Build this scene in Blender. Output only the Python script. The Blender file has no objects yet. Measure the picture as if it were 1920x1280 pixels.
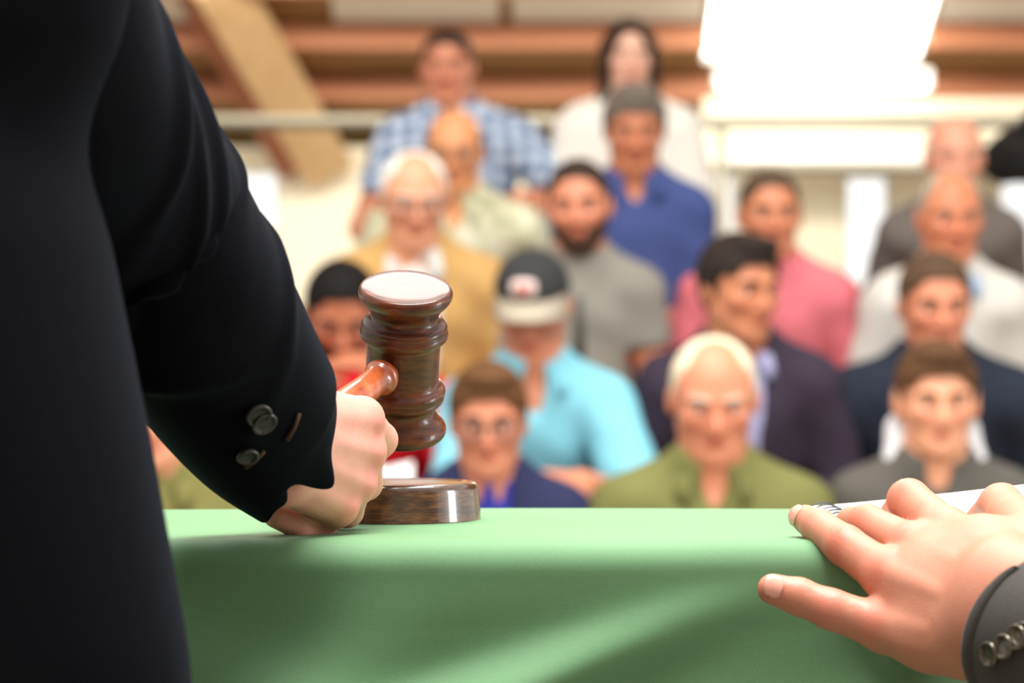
import bpy, math, random
import numpy as np
from mathutils import Vector

# ------------------------------------------------------------------ camera, world, light
sc = bpy.context.scene
C = sc.collection
F = 5333.333          # focal length in pixels of a 1920 px wide frame (100 mm on 36 mm)
CZ = 1.25             # camera height


def P(px, py, d):
    """a point seen at pixel (px, py), d metres ahead of the camera"""
    return np.array([(px - 960.0) / F * d, d, CZ + (640.0 - py) / F * d])


cam_d = bpy.data.cameras.new('camera')
cam = bpy.data.objects.new('camera', cam_d)
C.objects.link(cam)
cam.location = (0, 0, CZ)
cam.rotation_euler = (math.pi / 2, 0, 0)
cam_d.lens = 100
cam_d.sensor_width = 36
cam_d.clip_start = 0.05
cam_d.clip_end = 200
cam_d.dof.use_dof = True
cam_d.dof.focus_distance = 1.80
cam_d.dof.aperture_fstop = 7.0
sc.camera = cam

world = bpy.data.worlds.new('overcast')
sc.world = world
world.use_nodes = True
bg = world.node_tree.nodes['Background']
bg.inputs[0].default_value = (1.0, 0.985, 0.95, 1)
bg.inputs[1].default_value = 1.2

sc.view_settings.view_transform = 'Standard'
sc.view_settings.look = 'None'
sc.view_settings.gamma = 1
sc.view_settings.use_curve_mapping = False
sc.view_settings.exposure = 0.14


def area(name, loc, target, sx, sy, power, col=(1, 1, 1)):
    l = bpy.data.lights.new(name, 'AREA')
    l.shape = 'RECTANGLE'
    l.size, l.size_y = sx, sy
    l.energy = power
    l.color = col
    o = bpy.data.objects.new(name, l)
    o.location = loc
    o.rotation_euler = (Vector(target) - Vector(loc)).to_track_quat('-Z', 'Y').to_euler()
    C.objects.link(o)
    return o


# assumed ceiling lamps (above the frame), an assumed side light, an added back-wall fill
area('assumed_stage_light', (0.35, 1.62, 3.9), (0.2, 1.80, 1.1), 2.4, 0.9, 225, (1, 0.985, 0.97))  # unseen lamp assumed from the brightly lit cloth top
area('assumed_front_light', (-0.3, 4.95, 4.4), (-0.3, 4.9, 0.0), 3.0, 0.9, 95, (1, 0.96, 0.92))  # unseen lamp assumed, placed for the gloss on the gavel top
area('assumed_house_light', (0.4, 4.0, 4.8), (0.4, 7.2, 1.2), 3.0, 1.0, 75, (1, 0.96, 0.9))  # unseen lamp assumed, lights the audience
area('back_wall_fill', (0.0, 9.3, 3.05), (0.3, 12.5, 1.6), 5.0, 0.4, 135, (1, 0.94, 0.84))  # unseen lamp added to brighten the back wall
area('assumed_side_light', (3.6, 1.68, 1.55), (0.0, 1.85, 1.15), 0.8, 1.6, 75, (0.95, 0.98, 1.0))  # no window built; unseen light assumed from the sound block's highlight

# ------------------------------------------------------------------ helpers: materials
def lin(r, g, b):
    f = lambda c: (c / 255 / 12.92) if c / 255 <= 0.04045 else ((c / 255 + 0.055) / 1.055) ** 2.4
    return (f(r), f(g), f(b))


class Nodes:
    def __init__(self, name):
        self.m = bpy.data.materials.new(name)
        self.m.use_nodes = True
        self.nt = self.m.node_tree
        self.b = self.nt.nodes['Principled BSDF']
        self.tc = None

    def n(self, t, **kw):
        o = self.nt.nodes.new(t)
        for k, v in kw.items():
            setattr(o, k, v)
        return o

    def l(self, a, b):
        self.nt.links.new(a, b)

    def co(self, scale=(1, 1, 1), rot=(0, 0, 0)):
        if self.tc is None:
            self.tc = self.n('ShaderNodeTexCoord')
        mp = self.n('ShaderNodeMapping')
        mp.inputs['Scale'].default_value = scale
        mp.inputs['Rotation'].default_value = rot
        self.l(self.tc.outputs['Object'], mp.inputs[0])
        return mp.outputs[0]

    def noise(self, scale, detail=3, vec=None, rough=0.5):
        t = self.n('ShaderNodeTexNoise')
        t.inputs['Scale'].default_value = scale
        t.inputs['Detail'].default_value = detail
        t.inputs['Roughness'].default_value = rough
        self.l(vec if vec is not None else self.co(), t.inputs['Vector'])
        return t.outputs[0]

    def ramp(self, fac, stops):
        r = self.n('ShaderNodeValToRGB')
        e = r.color_ramp.elements
        while len(e) < len(stops):
            e.new(0.5)
        for i, (p, c) in enumerate(stops):
            e[i].position = p
            e[i].color = (*c[:3], 1)
        self.l(fac, r.inputs[0])
        return r.outputs[0]

    def mix(self, fac, a, b, mode='MIX'):
        m = self.n('ShaderNodeMixRGB', blend_type=mode)
        for i, v in enumerate((fac, a, b)):
            if isinstance(v, (int, float)):
                m.inputs[i].default_value = v
            elif isinstance(v, tuple):
                m.inputs[i].default_value = (*v[:3], 1)
            else:
                self.l(v, m.inputs[i])
        return m.outputs[0]

    def bump(self, h, strength=0.2, dist=0.001):
        b = self.n('ShaderNodeBump')
        b.inputs['Strength'].default_value = strength
        b.inputs['Distance'].default_value = dist
        self.l(h, b.inputs['Height'])
        self.l(b.outputs[0], self.b.inputs['Normal'])

    def col(self, c):
        if isinstance(c, tuple):
            self.b.inputs['Base Color'].default_value = (*c[:3], 1)
        else:
            self.l(c, self.b.inputs['Base Color'])

    def set(self, **kw):
        names = dict(rough='Roughness', metal='Metallic', sheen='Sheen Weight', sheen_rough='Sheen Roughness', coat='Coat Weight',
                     coat_rough='Coat Roughness', spec='Specular IOR Level', sss='Subsurface Weight', sss_scale='Subsurface Scale', trans='Transmission Weight', ior='IOR', emit='Emission Strength')
        for k, v in kw.items():
            self.b.inputs[names[k]].default_value = v
        return self


_mc = {}


def fabric(name, rgb, var=0.12, rough=0.85, sheen=0.0, scale=9, weave=900, bump=0.25):
    key = ('fab', name)
    if key in _mc:
        return _mc[key]
    m = Nodes(name)
    c = lin(*rgb)
    f = m.noise(scale, 4)
    m.col(m.ramp(f, [(0.3, tuple(x * (1 - var) for x in c)), (0.7, tuple(min(1, x * (1 + var)) for x in c))]))
    m.set(rough=rough, sheen=sheen, spec=0.25)
    m.bump(m.noise(weave, 1), bump, 0.0006)
    _mc[key] = m.m
    return m.m


def plain(name, rgb, rough=0.5, metal=0.0, var=0.06, scale=12, coat=0.0):
    key = ('pl', name)
    if key in _mc:
        return _mc[key]
    m = Nodes(name)
    c = lin(*rgb)
    m.col(m.ramp(m.noise(scale, 3), [(0.3, tuple(x * (1 - var) for x in c)), (0.7, tuple(min(1, x * (1 + var)) for x in c))]))
    m.set(rough=rough, metal=metal, coat=coat)
    _mc[key] = m.m
    return m.m


def skin(name, rgb, red=(196, 84, 66), detail=False):
    key = ('sk', name)
    if key in _mc:
        return _mc[key]
    m = Nodes(name)
    c = lin(*rgb)
    f = m.noise(22 if not detail else 38, 4)
    base = m.ramp(f, [(0.3, tuple(x * y for x, y in zip(c, (0.97, 0.90, 0.87)))), (0.7, tuple(min(1, x * 1.03) for x in c))])
    at = m.n('ShaderNodeAttribute', attribute_name='flush')
    base = m.mix(at.outputs['Fac'], base, lin(*red))
    m.col(base)
    m.set(rough=0.47, spec=0.4)
    if detail:
        m.set(sss=0.10, sss_scale=0.004)
        m.b.inputs['Subsurface Radius'].default_value = (1.0, 0.35, 0.2)
        a = m.noise(420, 2, m.co((1, 1, 1)))
        v = m.n('ShaderNodeTexVoronoi')
        v.inputs['Scale'].default_value = 650
        m.l(m.co((1, 0.6, 1)), v.inputs['Vector'])
        h = m.mix(0.5, a, v.outputs[0])
        m.bump(h, 0.22, 0.0006)
    _mc[key] = m.m
    return m.m


def wood(name, dark, mid, light, axis_scale=(60, 60, 6), rough=0.25, coat=0.6, rot=(0, 0, 0), bump=0.05):
    key = ('wd', name)
    if key in _mc:
        return _mc[key]
    m = Nodes(name)
    a = m.noise(1.0, 6, m.co(axis_scale, rot), 0.65)
    b = m.noise(1.0, 2, m.co(tuple(s * 0.2 for s in axis_scale), rot))
    f = m.mix(0.35, a, b)
    m.col(m.ramp(f, [(0.34, lin(*dark)), (0.5, lin(*mid)), (0.68, lin(*light))]))
    m.set(rough=rough, coat=coat, coat_rough=0.07)
    if bump:
        m.bump(a, bump, 0.0008)
    _mc[key] = m.m
    return m.m


def emitter(name, rgb, strength):
    key = ('em', name)
    if key not in _mc:
        m = Nodes(name)
        c = lin(*rgb)
        m.col(c)
        m.b.inputs['Emission Color'].default_value = (*c, 1)
        m.set(emit=strength, rough=0.4)
        _mc[key] = m.m
    return _mc[key]


# ------------------------------------------------------------------ helpers: objects
ORG = {}


def mesh_obj(name, verts, faces, mat, parent=None, origin=None, smooth=True, flush=None):
    verts = np.asarray(verts, dtype=np.float64)
    if parent is not None:
        org = ORG[parent.name]
    else:
        org = np.asarray(origin if origin is not None else (0, 0, 0), float)
    me = bpy.data.meshes.new(name)
    v = (verts - org).astype(np.float32)
    if isinstance(faces, np.ndarray):
        k = faces.shape[1]
        me.vertices.add(len(v))
        me.vertices.foreach_set('co', v.ravel())
        me.loops.add(faces.size)
        me.loops.foreach_set('vertex_index', faces.astype(np.int32).ravel())
        me.polygons.add(len(faces))
        me.polygons.foreach_set('loop_start', np.arange(0, faces.size, k, dtype=np.int32))
        me.update(calc_edges=True)
        me.validate()
    else:
        me.from_pydata(v.tolist(), [], faces)
        me.update()
    if smooth:
        me.polygons.foreach_set('use_smooth', np.ones(len(me.polygons), dtype=bool))
    if flush is not None:
        a = me.attributes.new('flush', 'FLOAT', 'POINT')
        a.data.foreach_set('value', np.asarray(flush, np.float32))
    me.materials.append(mat)
    o = bpy.data.objects.new(name, me)
    C.objects.link(o)
    if parent is not None:
        o.parent = parent
    else:
        o.location = org
    ORG[o.name] = org
    return o


def empty(name, loc):
    o = bpy.data.objects.new(name, None)
    o.empty_display_size = 0.1
    o.location = loc
    C.objects.link(o)
    ORG[o.name] = np.asarray(loc, float)
    return o


def tag(o, label=None, cat=None, group=None, kind=None):
    if label:
        o['label'] = label
    if cat:
        o['category'] = cat
    if group:
        o['group'] = group
    if kind:
        o['kind'] = kind
    return o


def nrm(v):
    v = np.asarray(v, float)
    return v / (np.linalg.norm(v) + 1e-12)


BOXF = [(0, 1, 3, 2), (4, 6, 7, 5), (0, 4, 5, 1), (2, 3, 7, 6), (0, 2, 6, 4), (1, 5, 7, 3)]


def box_vf(lo, hi, bev=0.0):
    lo, hi = np.array(lo, float), np.array(hi, float)
    if bev <= 0:
        v = [(x, y, z) for x in (lo[0], hi[0]) for y in (lo[1], hi[1]) for z in (lo[2], hi[2])]
        return np.array(v), [f for f in BOXF]
    b = min(bev, *(0.45 * (hi - lo)))
    vs, idx = [], {}
    for ix in (0, 1):
        for iy in (0, 1):
            for iz in (0, 1):
                c = np.array([(lo, hi)[ix][0], (lo, hi)[iy][1], (lo, hi)[iz][2]])
                s = np.array([1 if i == 0 else -1 for i in (ix, iy, iz)])
                for a in range(3):
                    p = c + s * b
                    p[a] = c[a]
                    idx[(ix, iy, iz, a)] = len(vs)
                    vs.append(p)
    fs = []
    for a in range(3):
        o1, o2 = [i for i in range(3) if i != a]
        for sd in (0, 1):
            q = []
            for (u, w) in ((0, 0), (1, 0), (1, 1), (0, 1)):
                k = [0, 0, 0]
                k[a], k[o1], k[o2] = sd, u, w
                q.append(idx[(*k, a)])
            fs.append(tuple(q))
        for u in (0, 1):
            for w in (0, 1):
                k0, k1 = [0, 0, 0], [0, 0, 0]
                k0[o1], k0[o2] = u, w
                k1[o1], k1[o2] = u, w
                k0[a], k1[a] = 0, 1
                fs.append((idx[(*k0, o1)], idx[(*k1, o1)], idx[(*k1, o2)], idx[(*k0, o2)]))
    for ix in (0, 1):
        for iy in (0, 1):
            for iz in (0, 1):
                fs.append(tuple(idx[(ix, iy, iz, a)] for a in range(3)))
    vs = np.array(vs)
    cen = (lo + hi) / 2
    out = []
    for f in fs:
        p = vs[list(f)]
        n = np.cross(p[1] - p[0], p[2] - p[0])
        out.append(f if np.dot(n, p.mean(0) - cen) > 0 else f[::-1])
    return vs, out


def box(name, lo, hi, mat, parent=None, bev=0.0, origin=None):
    v, f = box_vf(lo, hi, bev)
    if origin is None and parent is None:
        origin = ((lo[0] + hi[0]) / 2, (lo[1] + hi[1]) / 2, lo[2])
    return mesh_obj(name, v, f, mat, parent, origin, smooth=False)


def beam(name, a, b, w, h, mat, parent=None, side=(0, 1, 0), origin=None):
    """a bar of section w (along side) x h from a to b"""
    a, b = np.array(a, float), np.array(b, float)
    t = nrm(b - a)
    s = np.array(side, float)
    s = nrm(s - t * np.dot(s, t))
    u = np.cross(t, s)
    v = []
    for p in (a, b):
        for i, j in ((-1, -1), (1, -1), (1, 1), (-1, 1)):
            v.append(p + s * w / 2 * i + u * h / 2 * j)
    f = [(3, 2, 1, 0), (4, 5, 6, 7), (0, 1, 5, 4), (1, 2, 6, 5), (2, 3, 7, 6), (3, 0, 4, 7)]
    return mesh_obj(name, v, f, mat, parent, origin if origin is not None else a, smooth=False)


def frames(pts, up=(0, 0, 1)):
    pts = np.asarray(pts, float)
    t = np.gradient(pts, axis=0)
    t /= np.linalg.norm(t, axis=1)[:, None] + 1e-12
    n = np.array(up, float)
    if abs(np.dot(nrm(n), t[0])) > 0.95:
        n = np.array([1.0, 0, 0])
    N, B = [], []
    for k in range(len(pts)):
        n = nrm(n - t[k] * np.dot(n, t[k]))
        N.append(n)
        B.append(np.cross(t[k], n))
    return t, np.array(N), np.array(B)


def tube_vf(pts, r, seg=10, closed=False):
    pts = np.asarray(pts, float)
    n = len(pts)
    rr = np.full(n, r) if np.isscalar(r) else np.asarray(r)
    if closed:
        pe = np.vstack([pts[-1], pts, pts[0]])
        t, N, B = frames(pe)
        t, N, B = t[1:-1], N[1:-1], B[1:-1]
    else:
        t, N, B = frames(pts)
    an = np.linspace(0, 2 * math.pi, seg, endpoint=False)
    v = (pts[:, None, :] + rr[:, None, None] * (np.cos(an)[None, :, None] * N[:, None, :] + np.sin(an)[None, :, None] * B[:, None, :])).reshape(-1, 3)
    f = []
    for i in range(n if closed else n - 1):
        for j in range(seg):
            a, b = i * seg + j, i * seg + (j + 1) % seg
            i2 = (i + 1) % n
            f.append((a, b, i2 * seg + (j + 1) % seg, i2 * seg + j))
    if not closed:
        f.append(tuple(range(seg - 1, -1, -1)))
        f.append(tuple((n - 1) * seg + j for j in range(seg)))
    return v, f


def tube(name, pts, r, mat, parent=None, seg=10, closed=False, origin=None):
    v, f = tube_vf(pts, r, seg, closed)
    return mesh_obj(name, v, f, mat, parent, origin if origin is not None else (pts[0] if parent is None else None))


def join_vf(parts):
    vs, fs, o = [], [], 0
    for v, f in parts:
        vs.append(np.asarray(v))
        fs += [tuple(i + o for i in q) for q in f]
        o += len(v)
    return np.vstack(vs), fs


def catmull(pts, n):
    pts = np.asarray(pts, float)
    q = np.vstack([2 * pts[0] - pts[1], pts, 2 * pts[-1] - pts[-2]])
    m = len(pts) - 1
    out = []
    for u in np.linspace(0, m, n):
        i = min(int(u), m - 1)
        t = u - i
        p0, p1, p2, p3 = q[i], q[i + 1], q[i + 2], q[i + 3]
        out.append(0.5 * (2 * p1 + (p2 - p0) * t + (2 * p0 - 5 * p1 + 4 * p2 - p3) * t * t + (3 * p1 - p0 - 3 * p2 + p3) * t ** 3))
    return np.array(out)


def lathe_vf(prof, origin, axis, seg=64):
    """prof: list of (radius, height along axis), first and last radius 0 close the shape"""
    a = nrm(axis)
    u = nrm(np.cross(a, (0, 0, 1) if abs(a[2]) < 0.9 else (1, 0, 0)))
    w = np.cross(a, u)
    an = np.linspace(0, 2 * math.pi, seg, endpoint=False)
    v = []
    for r, h in prof:
        v.append(np.asarray(origin) + a * h + max(r, 1e-5) * (np.cos(an)[:, None] * u + np.sin(an)[:, None] * w))
    v = np.vstack(v)
    n = len(prof)
    f = []
    for i in range(n - 1):
        for j in range(seg):
            f.append((i * seg + j, i * seg + (j + 1) % seg, (i + 1) * seg + (j + 1) % seg, (i + 1) * seg + j))
    f.append(tuple(range(seg - 1, -1, -1)))
    f.append(tuple((n - 1) * seg + j for j in range(seg)))
    return v, f


# ------------------------------------------------------------------ helpers: smooth solid modelling on a rectilinear grid
def axis_pts(lo, hi, h, fine=()):
    out, x = [lo], lo
    while x < hi:
        st = h
        for a, b, s in fine:
            if a - s <= x <= b:
                st = min(st, s)
            elif x < a < x + h:
                st = min(st, max(a - x, s))
        x += st
        out.append(x)
    return np.array(out, dtype=np.float32)


def smin(a, b, k):
    if k <= 0:
        return np.minimum(a, b)
    h = np.maximum(k - np.abs(a - b), 0) / k
    return np.minimum(a, b) - h * h * k * 0.25


class Solid:
    def __init__(self, xs, ys, zs):
        self.ax = (xs, ys, zs)
        self.v = np.full((len(xs), len(ys), len(zs)), 0.5, dtype=np.float32)
        self.cell = max(np.diff(xs).max(), np.diff(ys).max(), np.diff(zs).max())

    def sub(self, lo, hi, pad):
        s = []
        for a, l, h in zip(self.ax, lo, hi):
            i = max(int(np.searchsorted(a, l - pad)) - 1, 0)
            j = min(int(np.searchsorted(a, h + pad)) + 1, len(a))
            s.append(slice(i, max(j, i + 1)))
        s = tuple(s)
        g = (self.ax[0][s[0]][:, None, None], self.ax[1][s[1]][None, :, None], self.ax[2][s[2]][None, None, :])
        return s, g

    def put(self, s, d, k, op='u'):
        d = d.astype(np.float32)
        if op == 'u':
            self.v[s] = smin(self.v[s], d, k)
        elif op == 's':
            self.v[s] = -smin(-self.v[s], d, k)
        elif op == 'i':
            self.v[s] = -smin(-self.v[s], -d, k)

    def cone(self, a, b, ra, rb, k=0.01, op='u', off=0.0):
        a, b = np.asarray(a, float), np.asarray(b, float)
        r = max(ra, rb) + off
        s, (X, Y, Z) = self.sub(np.minimum(a, b) - r, np.maximum(a, b) + r, k + 2.5 * self.cell)
        ab = b - a
        q = np.dot(ab, ab) + 1e-12
        t = np.clip(((X - a[0]) * ab[0] + (Y - a[1]) * ab[1] + (Z - a[2]) * ab[2]) / q, 0, 1)
        d = np.sqrt((X - a[0] - t * ab[0]) ** 2 + (Y - a[1] - t * ab[1]) ** 2 + (Z - a[2] - t * ab[2]) ** 2) - (ra + (rb - ra) * t) - off
        self.put(s, d, k, op)

    def ell(self, c, r, R=None, k=0.01, op='u', off=0.0):
        c = np.asarray(c, float)
        r = np.asarray(r, float) + off
        m = r.max()
        s, (X, Y, Z) = self.sub(c - m, c + m, k + 2.5 * self.cell)
        x, y, z = X - c[0], Y - c[1], Z - c[2]
        if R is not None:
            x, y, z = (R[0, 0] * x + R[1, 0] * y + R[2, 0] * z, R[0, 1] * x + R[1, 1] * y + R[2, 1] * z, R[0, 2] * x + R[1, 2] * y + R[2, 2] * z)
        k0 = np.sqrt((x / r[0]) ** 2 + (y / r[1]) ** 2 + (z / r[2]) ** 2)
        k1 = np.sqrt((x / r[0] ** 2) ** 2 + (y / r[1] ** 2) ** 2 + (z / r[2] ** 2) ** 2) + 1e-9
        self.put(s, k0 * (k0 - 1) / k1, k, op)

    def func(self, fn, lo, hi, k=0.01, op='u', pad=0.0):
        s, (X, Y, Z) = self.sub(np.asarray(lo, float), np.asarray(hi, float), pad)
        self.put(s, fn(X, Y, Z), k, op)

    def mesh(self, smooth=1):
        v = self.v
        xs, ys, zs = self.ax
        for a in range(3):            # close the solid at the grid border
            sl = [slice(None)] * 3
            for e in (0, -1):
                sl[a] = e
                v[tuple(sl)] = np.maximum(v[tuple(sl)], 1e-4)
        s = v < 0
        s8 = s.astype(np.uint8)
        cnt = np.zeros(tuple(n - 1 for n in v.shape), np.uint8)
        for i in (0, 1):
            for j in (0, 1):
                for k in (0, 1):
                    cnt += s8[i:v.shape[0] - 1 + i, j:v.shape[1] - 1 + j, k:v.shape[2] - 1 + k]
        act = (cnt > 0) & (cnt < 8)
        I, J, K = np.nonzero(act)
        n = len(I)
        vid = np.full(cnt.shape, -1, np.int32)
        vid[I, J, K] = np.arange(n)
        acc = np.zeros((n, 3))
        num = np.zeros(n)
        cor = {}
        for i in (0, 1):
            for j in (0, 1):
                for k in (0, 1):
                    cor[(i, j, k)] = v[I + i, J + j, K + k].astype(np.float64)
        pos = lambda i, j, k: np.stack([xs[I + i], ys[J + j], zs[K + k]], 1).astype(np.float64)
        for a in range(3):
            for p in (0, 1):
                for q in (0, 1):
                    c0 = [p, q]
                    c0.insert(a, 0)
                    c1 = [p, q]
                    c1.insert(a, 1)
                    d0, d1 = cor[tuple(c0)], cor[tuple(c1)]
                    cr = (d0 < 0) != (d1 < 0)
                    t = np.where(cr, d0 / np.where(np.abs(d0 - d1) < 1e-12, 1e-12, d0 - d1), 0)
                    pp = pos(*c0) * (1 - t)[:, None] + pos(*c1) * t[:, None]
                    acc[cr] += pp[cr]
                    num[cr] += 1
        V = acc / np.maximum(num, 1)[:, None]
        Q = []
        for a in range(3):
            sl0 = [slice(None)] * 3
            sl1 = [slice(None)] * 3
            sl0[a], sl1[a] = slice(0, -1), slice(1, None)
            A, B = s[tuple(sl0)], s[tuple(sl1)]
            o = [i for i in range(3) if i != a]
            cr = np.nonzero(A != B)
            idx = list(cr)
            ok = np.ones(len(idx[0]), bool)
            for i in o:
                ok &= (idx[i] > 0) & (idx[i] < v.shape[i] - 1)
            idx = [x[ok] for x in idx]
            flip = A[tuple(idx)]
            def cell(d1, d2):
                c = [x.copy() for x in idx]
                c[o[0]] = c[o[0]] - d1
                c[o[1]] = c[o[1]] - d2
                return vid[tuple(c)]
            q = np.stack([cell(1, 1), cell(0, 1), cell(0, 0), cell(1, 0)], 1)
            if a == 1:
                flip = ~flip
            q[~flip] = q[~flip][:, ::-1]
            Q.append(q)
        Q = np.vstack(Q)
        for _ in range(smooth):       # light relaxing
            s_ = np.zeros_like(V)
            c_ = np.zeros(len(V))
            for x, y in ((0, 1), (1, 2), (2, 3), (3, 0)):
                np.add.at(s_, Q[:, x], V[Q[:, y]])
                np.add.at(s_, Q[:, y], V[Q[:, x]])
                np.add.at(c_, Q[:, x], 1)
                np.add.at(c_, Q[:, y], 1)
            V = V * 0.5 + 0.5 * s_ / np.maximum(c_, 1)[:, None]
        return V, Q


# ------------------------------------------------------------------ people: shared anatomy
def rotm(yaw=0, pitch=0, roll=0):
    """degrees; at 0 a head looks along -y. yaw + turns to the viewer's right, pitch + looks down, roll + tilts to the viewer's right"""
    y, p, r = (math.radians(a) for a in (yaw, pitch, roll))
    Rz = np.array([[math.cos(y), -math.sin(y), 0], [math.sin(y), math.cos(y), 0], [0, 0, 1]])
    Rx = np.array([[1, 0, 0], [0, math.cos(p), -math.sin(p)], [0, math.sin(p), math.cos(p)]])
    Ry = np.array([[math.cos(r), 0, math.sin(r)], [0, 1, 0], [-math.sin(r), 0, math.cos(r)]])
    return Rz @ Ry @ Rx


class Head:
    """a head of height s around centre c; local axes: x to the viewer's right, -y out of the face, z up"""
    def __init__(self, c, R, s, wide=1.0, jaw=1.0, nose=1.0, ear=1.0):
        self.c, self.R, self.s, self.w, self.j, self.n, self.e = np.asarray(c, float), R, s, wide, jaw, nose, ear

    def p(self, x, y, z):
        return self.c + self.R @ (np.array([x * self.w, y, z]) * self.s)

    def local(self, X, Y, Z):
        x, y, z = X - self.c[0], Y - self.c[1], Z - self.c[2]
        R, s = self.R, self.s
        return ((R[0, 0] * x + R[1, 0] * y + R[2, 0] * z) / s / self.w, (R[0, 1] * x + R[1, 1] * y + R[2, 1] * z) / s, (R[0, 2] * x + R[1, 2] * y + R[2, 2] * z) / s)

    def ell(self, S, c, r, k=0.05, op='u', off=0.0):
        S.ell(self.p(*c), np.array([r[0] * self.w, r[1], r[2]]) * self.s, self.R, k * self.s, op, off)

    def cone(self, S, a, b, ra, rb, k=0.05, op='u', off=0.0):
        S.cone(self.p(*a), self.p(*b), ra * self.s, rb * self.s, k * self.s, op, off)

    def skull(self, S, off=0.0):
        self.ell(S, (0, 0.06, 0.14), (0.325, 0.40, 0.36), 0.05, off=off)
        self.ell(S, (0, -0.09, -0.08), (0.27, 0.27, 0.34), 0.10, off=off)

    def jawline(self, S, off=0.0):
        j = self.j
        self.cone(S, (0, -0.10, -0.24), (0, -0.24, -0.405), 0.20 * j, 0.095 * j, 0.07, off=off)
        for q in (-1, 1):
            self.cone(S, (q * 0.20, 0.03, -0.20), (q * 0.10, -0.20, -0.37), 0.085 * j, 0.085 * j, 0.09, off=off)

    def build(self, S):
        self.skull(S)
        self.jawline(S)
        for q in (-1, 1):
            self.ell(S, (q * 0.175, -0.22, -0.085), (0.09, 0.09, 0.08), 0.08)          # cheekbone
            self.cone(S, (q * 0.06, -0.335, 0.075), (q * 0.20, -0.27, 0.085), 0.045, 0.04, 0.05)   # brow ridge
        for q in (-1, 1):
            self.ell(S, (q * 0.135, -0.40, 0.0), (0.085, 0.085, 0.06), 0.05, 's')       # eye socket
        n = self.n
        self.cone(S, (0, -0.335, 0.02), (0, -0.435 * n, -0.13), 0.032, 0.046, 0.035)    # nose
        for q in (-1, 1):
            self.ell(S, (q * 0.055, -0.375, -0.145), (0.035, 0.045, 0.032), 0.03)
        self.ell(S, (0, -0.335, -0.245), (0.10, 0.04, 0.022), 0.02)                    # upper lip
        self.ell(S, (0, -0.332, -0.285), (0.085, 0.04, 0.026), 0.02)                   # lower lip
        self.ell(S, (0, -0.40, -0.264), (0.12, 0.04, 0.010), 0.012, 's')
        for q in (-1, 1):
            e = self.e
            self.ell(S, (q * (0.335 + 0.03 * (e - 1)), 0.06, -0.02), (0.040 * e, 0.075 * e, 0.125 * e), 0.03)
            self.ell(S, (q * (0.385 + 0.05 * (e - 1)), 0.02, -0.01), (0.025, 0.04, 0.075), 0.02, 's')

    def flush(self, V):
        """lips, nose and cheeks are redder than the rest of the skin"""
        x, y, z = self.local(V[:, 0], V[:, 1], V[:, 2])
        g = lambda cx, cz, rx, rz: np.exp(-((np.abs(x) - cx) / rx) ** 2 - ((z - cz) / rz) ** 2) * (y < -0.12)
        f = 0.75 * np.exp(-(x / 0.085) ** 4 - ((z + 0.266) / 0.035) ** 4) * (y < -0.25)
        return np.clip(f + 0.30 * g(0.17, -0.12, 0.09, 0.08) + 0.25 * g(0, -0.13, 0.07, 0.06), 0, 1)


def head_extras(body, hd, iris, brow_mat, brows=True):
    s = hd.s
    for q in (-1, 1):
        # eyeball: a sphere with iris and pupil rings facing forward
        c = hd.p(q * 0.135, -0.272, 0.0)
        r = 0.052 * s
        f = nrm(hd.R @ np.array([0, -1.0, 0]))
        pr = [(r * math.sin(a), r * math.cos(a)) for a in np.linspace(0.0, math.pi, 12)]
        v, fc = lathe_vf(pr, c, f, 16)
        o = mesh_obj('eye', v, fc, EYE_WHITE, body)
        o.data.materials.append(iris)
        for p in o.data.polygons:
            cc = p.center
            if np.dot(np.array(cc) + ORG[body.name] - c, f) > r * 0.86:
                p.material_index = 1
        if brows:
            pts = [hd.p(q * x, y, z) for x, y, z in ((0.055, -0.385, 0.085), (0.12, -0.375, 0.105), (0.185, -0.33, 0.10), (0.225, -0.285, 0.08))]
            tube('eyebrow', catmull(pts, 9), np.array([0.014, 0.019, 0.021, 0.021, 0.02, 0.018, 0.016, 0.012, 0.006]) * s, brow_mat, body, 8)


def interp(x, xp, fp):
    return np.interp(x, xp, fp)


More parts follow.
